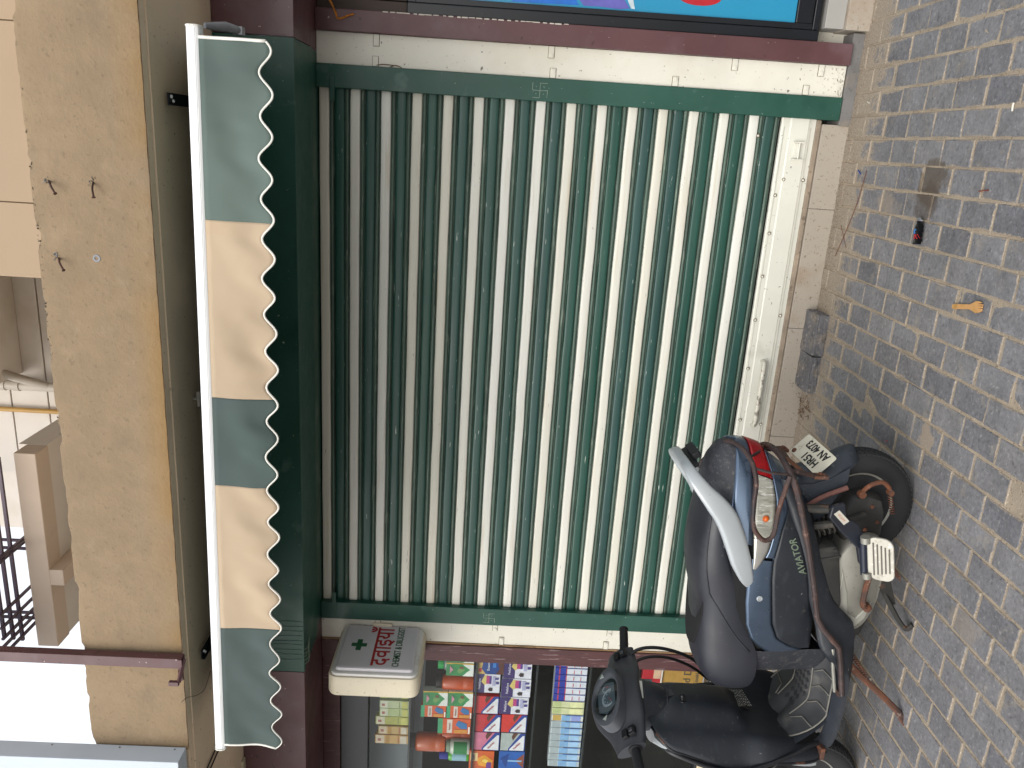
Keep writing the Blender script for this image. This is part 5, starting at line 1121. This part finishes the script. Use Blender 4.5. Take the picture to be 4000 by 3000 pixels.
bm = B(); loft(bm, [[(s, l*min(1, 1-(max(0, s-.84)/.11)**2*.35), floor_z(s, l)) for l in rng(-.172, .172, 44)] for s in rng(.58, .945, 34)], closed=False); mt = SO('floor_mat', bm, m_mat, smooth=True)
bm = B()
for sg_ in (1, -1):
    out = [(s, sg_*.172*min(1, 1-(max(0, s-.84)/.11)**2*.35)) for s in rng(.58, .945, 20)]
    tube(bm, [(s, l, floor_z(s, l)+.003) for s, l in out], .0035, 6)
    tube(bm, [(s, l, floor_z(s, l)+.003) for s, l in [(s, sg_*(.068-.02*((s-.76)/.18)**2)) for s in rng(.6, .88, 16)]], .003, 6)
    for s0 in (.65, .72, .79, .86): tube(bm, [(s, l, floor_z(s, l)+.002) for s, l in [(s0+.025, sg_*.072), (s0, sg_*.10), (s0, sg_*.13), (s0-.004, sg_*.168)]], .0028, 6)
SO('mat_ridge', bm, MB('mat_edge', '6f6d66', .8).vary(.15, 20).done(), mt, smooth=True)
bm = B()
for i in range(9):
    for j in range(5):
        s, l = .61+i*.031, (j-2)*.024+(.0 if i % 2 else .0)
        if abs(l) > .056-.03*max(0, (i-5)/4): continue
        for k_, hgt in ((.0125, .002), (.0075, .0038)):
            q = [(s+k_, l), (s, l+k_*.8), (s-k_, l), (s, l-k_*.8)]
            if k_ > .01: prism(bm, q, lambda a, b: V3((a, b, floor_z(a, b)+.0004)), lambda a, b: V3((a, b, floor_z(a, b)+.002)))
            else: prism(bm, q, lambda a, b: V3((a, b, floor_z(a, b)+.002)), lambda a, b: V3((a, b, floor_z(a, b)+.0045)))
SO('mat_diamond', bm, m_matd, mt)
tk = th_of(.548, .45)-1.0
SO('rear_kick_panel', band(rng(tk, -tk, 40), lambda th: .60, lambda th: .25, .0, rows=10, roll=0), m_cowl, smooth=True)
# ---------------- leg shield
LSs = [(.22, .960), (.30, .948), (.40, .925), (.50, .905), (.60, .890), (.70, .880), (.80, .875), (.88, .872), (.93, .872)]
LSw = [(.22, .165), (.30, .190), (.40, .205), (.50, .212), (.60, .218), (.70, .214), (.80, .205), (.86, .192), (.90, .15), (.93, .08)]
def ls(l, z, off=0):
    k_ = 1/(1+math.exp((z-.53)/.025)); s = slerp(LSs, z)+.9*l*l*(1-k_)+6*max(0, abs(l)-.15)**2*1.5-.065*k_*(abs(l)/.17)**2*(.25 if l > 0 else 1)
    if l < -.07: s += .5*(-l-.07)*(1-k_)
    bulge = .045*math.exp(-(abs(l)/.105)**4)*(1/(1+math.exp(-(z-.545)/.012)))*(1/(1+math.exp((z-.86)/.02)))
    return V3((s-bulge+off, l, z))
bm = B(); loft(bm, [[ls(slerp(LSw, z)*u*(1+(.14/(1+math.exp((z-.66)/.05)) if u > 0 else 0)), z) for u in rng(-1, 1, 40)] for z in rng(.24, .93, 70)], closed=False)
o = SO('leg_shield', bm, m_blk, smooth=True); q = o.modifiers.new('t', 'SOLIDIFY'); q.thickness = .006
bm = B(); rings = []
for z in rng(.26, .90, 24):
    w_ = slerp(LSw, z)*.98; rings.append([(slerp(LSs, z)+.07+.075*(1-(abs(u))**2.2)-.02*(1-abs(u)), w_*u*(1 if u > 0 else .8), z) for u in rng(-1, 1, 20)]+[(slerp(LSs, z)+.03+.9*(w_*u)**2+(.5*max(0, -w_*u*.8-.07)), w_*u*(1 if u > 0 else .8), z) for u in rng(1, -1, 20)])
loft(bm, rings); SO('front_apron', bm, m_silv, smooth='a', ang=50)
for sg_ in (1, -1):
    bm = B(); tube(bm, [ls(sg_*slerp(LSw, z)*(1+(.14/(1+math.exp((z-.66)/.05)) if sg_ > 0 else 0)), z, .004) for z in rng(.26, .91, 36)], .0065, 8); SO('shield_trim', bm, m_black, smooth=True)
bm = B(); p = ls(.045, .775, -.002); lathe(bm, [(.017, 0), (.016, .003), (.009, .004), (.008, .016), (.011, .020), (.009, .026), (.002, .028)], p, (-1, 0, .15), 16); SO('bag_hook', bm, m_black, smooth='a')
# data plate sticker
c0 = ls(-.035, .545, -.012); q = [ls(-.095, .535, -.006), ls(.02, .535, -.006), ls(.02, .475, -.006), ls(-.095, .475, -.006)]
bm = B(); vs = [bm.verts.new(v) for v in q]; bm.faces.new(vs); dp = SO('data_sticker', bm, plain('15161a', .4))
bm = B(); e1 = (q[1]-q[0]); e2 = (q[3]-q[0]); nn = e1.cross(e2).normalized(); 
if nn.x > 0: nn = -nn
for k in range(7):
    u = .0
    while u < .95:
        w_ = rg.uniform(.05, .16); v0 = .14+k*.12; P4 = [q[0]+e1*a_+e2*b_+nn*.0006 for a_, b_ in ((u+.02, v0), (min(u+w_, .98), v0), (min(u+w_, .98), v0+.06), (u+.02, v0+.06))]; vs = [bm.verts.new(v) for v in P4]; bm.faces.new(vs); u += w_+.03
P4 = [q[0]+e1*a_+e2*b_+nn*.0008 for a_, b_ in ((0, 0), (1, 0), (1, .08), (0, .08))]; vs = [bm.verts.new(v) for v in P4]; bm.faces.new(vs)
SO('sticker_print', bm, plain('a5a5a0', .5), dp)
# ---------------- steering group: turned a little to the right
TURN = R(12)
axs = V3((.90, 0, .90)); axd = V3((-.45, 0, .89)).normalized()
SMt = Matrix.Translation(axs) @ Matrix.Rotation(-TURN, 4, axd) @ Matrix.Translation(-axs)
def TP(*p): return SMt @ V3(p)
HC = [(-.235, .868, .985, .046, .046), (-.20, .868, .987, .050, .052), (-.15, .870, .993, .066, .058), (-.10, .874, 1.003, .088, .066), (-.05, .879, 1.015, .102, .071), (0, .882, 1.02, .108, .073)]
HC += [(-a, b, c, d_, e_) for a, b, c, d_, e_ in HC[-2::-1]]
def hcs(l): return [slerp([(h_[0], h_[k]) for h_ in HC], l) for k in range(1, 5)]
rings = []
for l in rng(-.235, .235, 48):
    s, z, rs, rz = hcs(l); r = []
    for k in range(28):
        q = 2*math.pi*k/28; c_, s_ = math.cos(q), math.sin(q)
        cx = math.copysign(abs(c_)**.85, c_)*rs; cz = math.copysign(abs(s_)**.85, s_)*rz
        tl = R(-22); r.append(TP(s+cx*math.cos(tl)-cz*math.sin(tl)*-1*-1, l, z+cx*math.sin(tl)*-1+cz*math.cos(tl)))
    rings.append(r)
bm = B(); loft(bm, rings); hs_ = SO('handlebar_cover', bm, MB('cover_plastic', '303237', .5).vary(.14, 6).spots('3d3f43', 6, .54, .15, amt=.5).bump(.15, 120, .0006).done(), smooth='a', ang=60)
# neck shroud under the cover
bm = B(); rings = []
for k in range(9):
    t = k/8; c = V3((.885+.012*t, 0, .985-.135*t)); rs = .092-.018*t+.01*math.sin(t*3); rings.append([SMt @ V3((c.x+rs*1.0*math.cos(q), c.y+(rs+.006)*math.sin(q), c.z+.25*rs*math.cos(q)*t)) for q in [2*math.pi*i/30 for i in range(30)]])
loft(bm, rings); SO('neck_shroud', bm, m_blk, smooth='a', ang=50)
bm = B(); tube(bm, [v.lerp(v, 0)+V3((0, 0, -.002)) for v in rings[-1]]+[rings[-1][0]+V3((0, 0, -.002))], .004, 6); SO('shroud_rim', bm, m_cowl, smooth=True)
bm = B(); loft(bm, [[(.905+r_*math.cos(q)*1.0, r_*.9*math.sin(q), z) for q in [2*math.pi*i/20 for i in range(20)]] for z, r_ in ((.88, .058), (.83, .058), (.78, .05))]); SO('steering_collar', bm, m_dirt, smooth='a')
bm = B(); loft(bm, [[ls(0, .84, -.01)+V3((-.01*(1-k), l*(1-.8*k), .03-.105*k)) for l in rng(-.05, .05, 10)] for k in rng(0, 1, 8)], closed=False); o = SO('ignition_cowl', bm, m_cowl, smooth=True)
# instrument face: lies on the rear-top of the cover
s, z, rs, rz = hcs(0)
inM = SMt @ frame((.843, .018, 1.064), (0, -1, 0), V3((.80, 0, .60)))
def IP(x, y, z): return inM @ V3((x, y, z))
egg = [(x*.082, y*.066) for x, y in [(math.cos(q)*(1-.10*math.sin(q)), math.sin(q)*(1 if math.sin(q) > 0 else .92)+.0) for q in [2*math.pi*i/40 for i in range(40)]]]
bm = B(); rr_ = []
for k, h_ in ((1.28, -.035), (1.24, .004), (1.16, .010), (1.08, .008), (1.0, -.004)): rr_.append([IP(x*k*(1+(k-1)*1.3), y*k, h_) for x, y in egg])
loft(bm, rr_, cap=False); ins = SO('instrument_surround', bm, MB('surround_plastic', '3d4045', .5).vary(.12, 8).bump(.15, 120, .0006).done(), hs_, smooth='a', ang=40)
bm = B(); prism(bm, [(x, y) for x, y in egg], lambda x, y: IP(x, y, -.010), lambda x, y: IP(x, y, -.004)); dl = SO('instrument_dial', bm, plain('17191d', .35), hs_)
bm = B()
tri = [(-.050, -.040), (.050, -.040), (.074, .008), (.045, .050), (-.045, .050), (-.074, .008)]
prism(bm, tri, lambda x, y: IP(x, y, -.004), lambda x, y: IP(x, y, -.0025)); SO('dial_plate', bm, plain('4a555e', .4), dl)
bm = B(); C0 = (-.006, -.008)
for k in range(25):
    q = R(205-k*230/24); r0 = .030 if k % 2 else .0275; a_ = IP(C0[0]+r0*math.cos(q), C0[1]+r0*math.sin(q), -.0018); b_ = IP(C0[0]+.0335*math.cos(q), C0[1]+.0335*math.sin(q), -.0018); tube(bm, [a_, b_], .0007, 4)
tube(bm, [IP(C0[0]+.036*math.cos(R(205-k*10)), C0[1]+.036*math.sin(R(205-k*10)), -.0018) for k in range(24)], .0008, 4)
tube(bm, [IP(.045+.012*math.cos(R(160-k*14)), .004+.018*math.sin(R(160-k*14)), -.0018) for k in range(11)], .0008, 4); SO('dial_marks', bm, plain('c3d0da', .4), dl)
for k, n_ in enumerate(('0', '20', '40', '60', '80', '100')):
    q = R(200-k*220/5); text_mesh(n_, plain('9fb0bd', .4), inM @ Matrix.Translation((C0[0]+.0225*math.cos(q), C0[1]+.0225*math.sin(q), -.0016)), .0085, .0001, parent=dl, local=True, name='dial_number')
bm = B(); tube(bm, [IP(C0[0], C0[1], -.001), IP(C0[0]-.022, C0[1]-.012, -.001)], .0008, 4); tube(bm, [IP(.045, -.012, -.001), IP(.052, .006, -.001)], .0007, 4); SO('needle', bm, plain('c4352c', .4), dl)
bm = B()
for sg_ in (1, -1): prism(bm, [(sg_*.092, -.002), (sg_*.114, .006), (sg_*.098, .022)], lambda x, y: IP(x, y, .008), lambda x, y: IP(x, y, .0105))
SO('signal_window', bm, plain('8d9690', .3), dl)
m_clear = mk_glass('instrument_glass', .14); bm = B(); vs = [bm.verts.new(IP(x, y, .001+.004*(1-(x/.1)**2))) for x, y in egg]; bm.faces.new(vs); SO('instrument_lens', bm, m_clear, hs_, smooth=True)
bm = B(); tube(bm, [SMt @ V3((.856, -.03, .962)), SMt @ V3((.84, .0, .957)), SMt @ V3((.845, .035, .958))], .006, 4, flat=.2, up=(-.6, 0, .8)); 
bm.free()
bm = B(); cc = [SMt @ V3((.887-.1035*math.cos(q), .1095*math.sin(q), zz)) for q, zz in ((R(30), .945), (R(-10), .945), (R(-10), .931), (R(30), .931))]; vs = [bm.verts.new(c-V3((.003, 0, 0))) for c in cc]; bm.faces.new(vs); SO('warning_sticker', bm, plain('b9b9ae', .5))
# switches, grips, levers
for sg_ in (1, -1):
    l = sg_*.19; s, z, rs, rz = hcs(l); swM = SMt @ frame((s-rs*.80, l, z+.012), (0, -1, 0), V3((.72, 0, .68)))
    bm = B(); 
    for y0_, y1_ in ((-.032, -.004), (.002, .026)): prism(bm, rrect(-.018, .018, y0_, y1_, .004, 3), lambda x, y: swM @ V3((x, y, -.01)), lambda x, y: swM @ V3((x, y, .006)))
    sw_ = SO('switch_pod', bm, plain('121316', .45), hs_, bevel=.001)
    bm = B(); prism(bm, rrect(-.009, .005, -.026, -.010, .002, 2), lambda x, y: swM @ V3((x, y, .006)), lambda x, y: swM @ V3((x, y, .010))); SO('switch_knob', bm, plain('3a3c40', .4), sw_, bevel=.001)
    g0, g1 = TP(.860, sg_*.235, .972), TP(.845, sg_*.36, .965); ax_ = (g1-g0)
    bm = B(); tube(bm, [g0, g0+ax_*.06, g0+ax_*.065, g0+ax_*.97, g1], [.026, .026, .0175, .0175, .0165], 20); 
    for k in range(9): tube(bm, [g0+ax_*(.14+.085*k), g0+ax_*(.165+.085*k)], .0185, 20)
    tube(bm, [g0+ax_*.97, g1+ax_*.02], .0195, 20)
    SO('handle_grip', bm, m_grip, smooth='a', ang=40)
    bm = B(); tube(bm, smoothpts([TP(.885, sg_*.225, .965), TP(.925, sg_*.26, .958), TP(.925, sg_*.33, .955), TP(.915, sg_*.385, .952)]), .007, 8, flat=.6); SO('brake_lever', bm, m_black, smooth='a')
# steel guard tubes beside the leg shield (left and right) and cables
def G(pts, r, mat, nm, k=5): 
    b_ = B(); tube(b_, smoothpts(pts, k), r, 10); return SO(nm, b_, mat, smooth='a')
for sg_ in (1, -1):
    G([(.945, sg_*.165, .862), (.947, sg_*.19, .85), (.955, sg_*.21, .809), (.978, sg_*.235, .71), (.985, sg_*.25, .62), (.969, sg_*.245, .522), (.93, sg_*.23, .40), (.90, sg_*.212, .325), (.90, sg_*.2, .285)], .009, m_black, 'leg_guard')
    G([(.976, sg_*.185, .797), (.942, sg_*.18, .786), (.939, sg_*.182, .762), (.984, sg_*.2, .668), (.995, sg_*.205, .60), (.99, sg_*.2, .52), (.962, sg_*.19, .455), (.942, sg_*.182, .415), (.945, sg_*.2, .40), (.95, sg_*.228, .405)], .0065, m_black, 'leg_guard')
bm = B(); box(bm, .915, .965, .165, .215, .258, .275); box(bm, .90, .97, -.215, -.165, .258, .275); SO('guard_clamp', bm, m_rust2, bevel=.003)
# rear crash guard tubes
rod = [(-.205, -.03, .575), (-.218, .03, .574), (-.216, .09, .570), (-.202, .135, .566), (-.175, .178, .557), (-.05, .205, .51), (.08, .205, .465), (.22, .205, .422), (.36, .207, .385), (.40, .21, .36), (.47, .22, .292), (.52, .222, .278), (.67, .222, .245)]
G([(-.10, -.165, .615), (-.14, -.12, .607), (-.184, -.06, .585)]+rod[:5]+[(-.12, .2, .535), (-.05, .205, .51)], .0115, m_rust, 'rear_guard')
bm = B(); tube(bm, [V3(p) for p in rod[5:]], .0105, 10); SO('side_guard', bm, m_rust, smooth='a')
bm = B(); tube(bm, [(s, -l, z) for s, l, z in rod[6:]], .0105, 10); SO('side_guard', bm, m_rust, smooth='a')
G([(.49, .198, .300), (.56, .20, .288), (.67, .20, .262)], .007, m_alloy, 'side_guard_strut')
bm = B(); box(bm, .655, .675, .196, .224, .235, .262); SO('guard_foot', bm, m_rust2)
# upper loop: from behind the grab rail round the tail to the lamp
G([(-.10, -.06, .80), (-.15, -.045, .775), (-.205, -.01, .75), (-.236, .03, .732), (-.236, .08, .711), (-.221, .12, .696), (-.196, .16, .686), (-.145, .19, .679), (-.062, .202, .680), (.011, .205, .670), (.051, .207, .641), (.059, .207, .617), (.033, .206, .596), (-.064, .203, .590), (-.176, .196, .568)], .0085, m_rust, 'tail_guard', 4)
G([(-.19, .165, .685), (-.18, .18, .63), (-.175, .178, .557)], .005, m_rust, 'guard_strut', 2)
G([(-.215, .13, .69), (-.21, .06, .63), (-.205, -.03, .575)], .005, m_rust, 'guard_strut', 2)
G([(-.15, -.11, .60), (-.155, -.12, .53), (-.155, -.125, .47)], .009, m_rust, 'guard_strut', 2)
G([(-.185, .165, .56), (-.17, .15, .50), (-.155, .135, .45)], .009, m_rust, 'guard_strut', 2)
# cable loops by the shield's right side
G([(.86, -.12, .96), (.80, -.165, .95), (.76, -.18, .90), (.76, -.185, .80), (.80, -.18, .68), (.87, -.17, .60)], .007, plain('121214', .45), 'control_cable', 6)
G([(.87, -.10, .95), (.81, -.145, .93), (.785, -.16, .87), (.79, -.165, .78), (.83, -.165, .68), (.89, -.165, .60)], .006, plain('121214', .45), 'control_cable', 6)
# ---------------- front wheel, fork, fender
fc = TP(1.215, 0, .225); fax = (SMt.to_3x3() @ V3((0, 1, 0))).normalized()
fw_ = wheel(tuple(fc), .22, .088, 'front_wheel', sco, tuple(fax), .135)
bm = B(); lathe(bm, [(.12, -.01), (.06, .015), (.055, .03), (.02, .035)], fc, fax, 30); SO('hub', bm, MB('hub_cream', '8f8068', .5, .3).vary(.2, 14).spots('5a3f2a', 20, .55, .08, amt=.7).done(), fw_, smooth='a')
bm = B(); rings = []
for q in rng(-10, 165, 24):
    a_ = R(q); rings.append([fc+fax*(.062*u)+V3((math.cos(a_), 0, math.sin(a_)))*(.250-.030*abs(u)**2.5) for u in rng(-1, 1, 10)])
loft(bm, rings, closed=False); o = SO('front_fender', bm, m_silv, smooth=True); q = o.modifiers.new('t', 'SOLIDIFY'); q.thickness = .003
bm = B()
for sg_ in (1, -1): tube(bm, [fc+fax*(.068*sg_), TP(1.0, .06*sg_, .62)], .014, 12)
tube(bm, [TP(1.0, 0, .60), TP(.905, 0, .9)], .024, 14); SO('fork', bm, m_dirt, smooth='a')
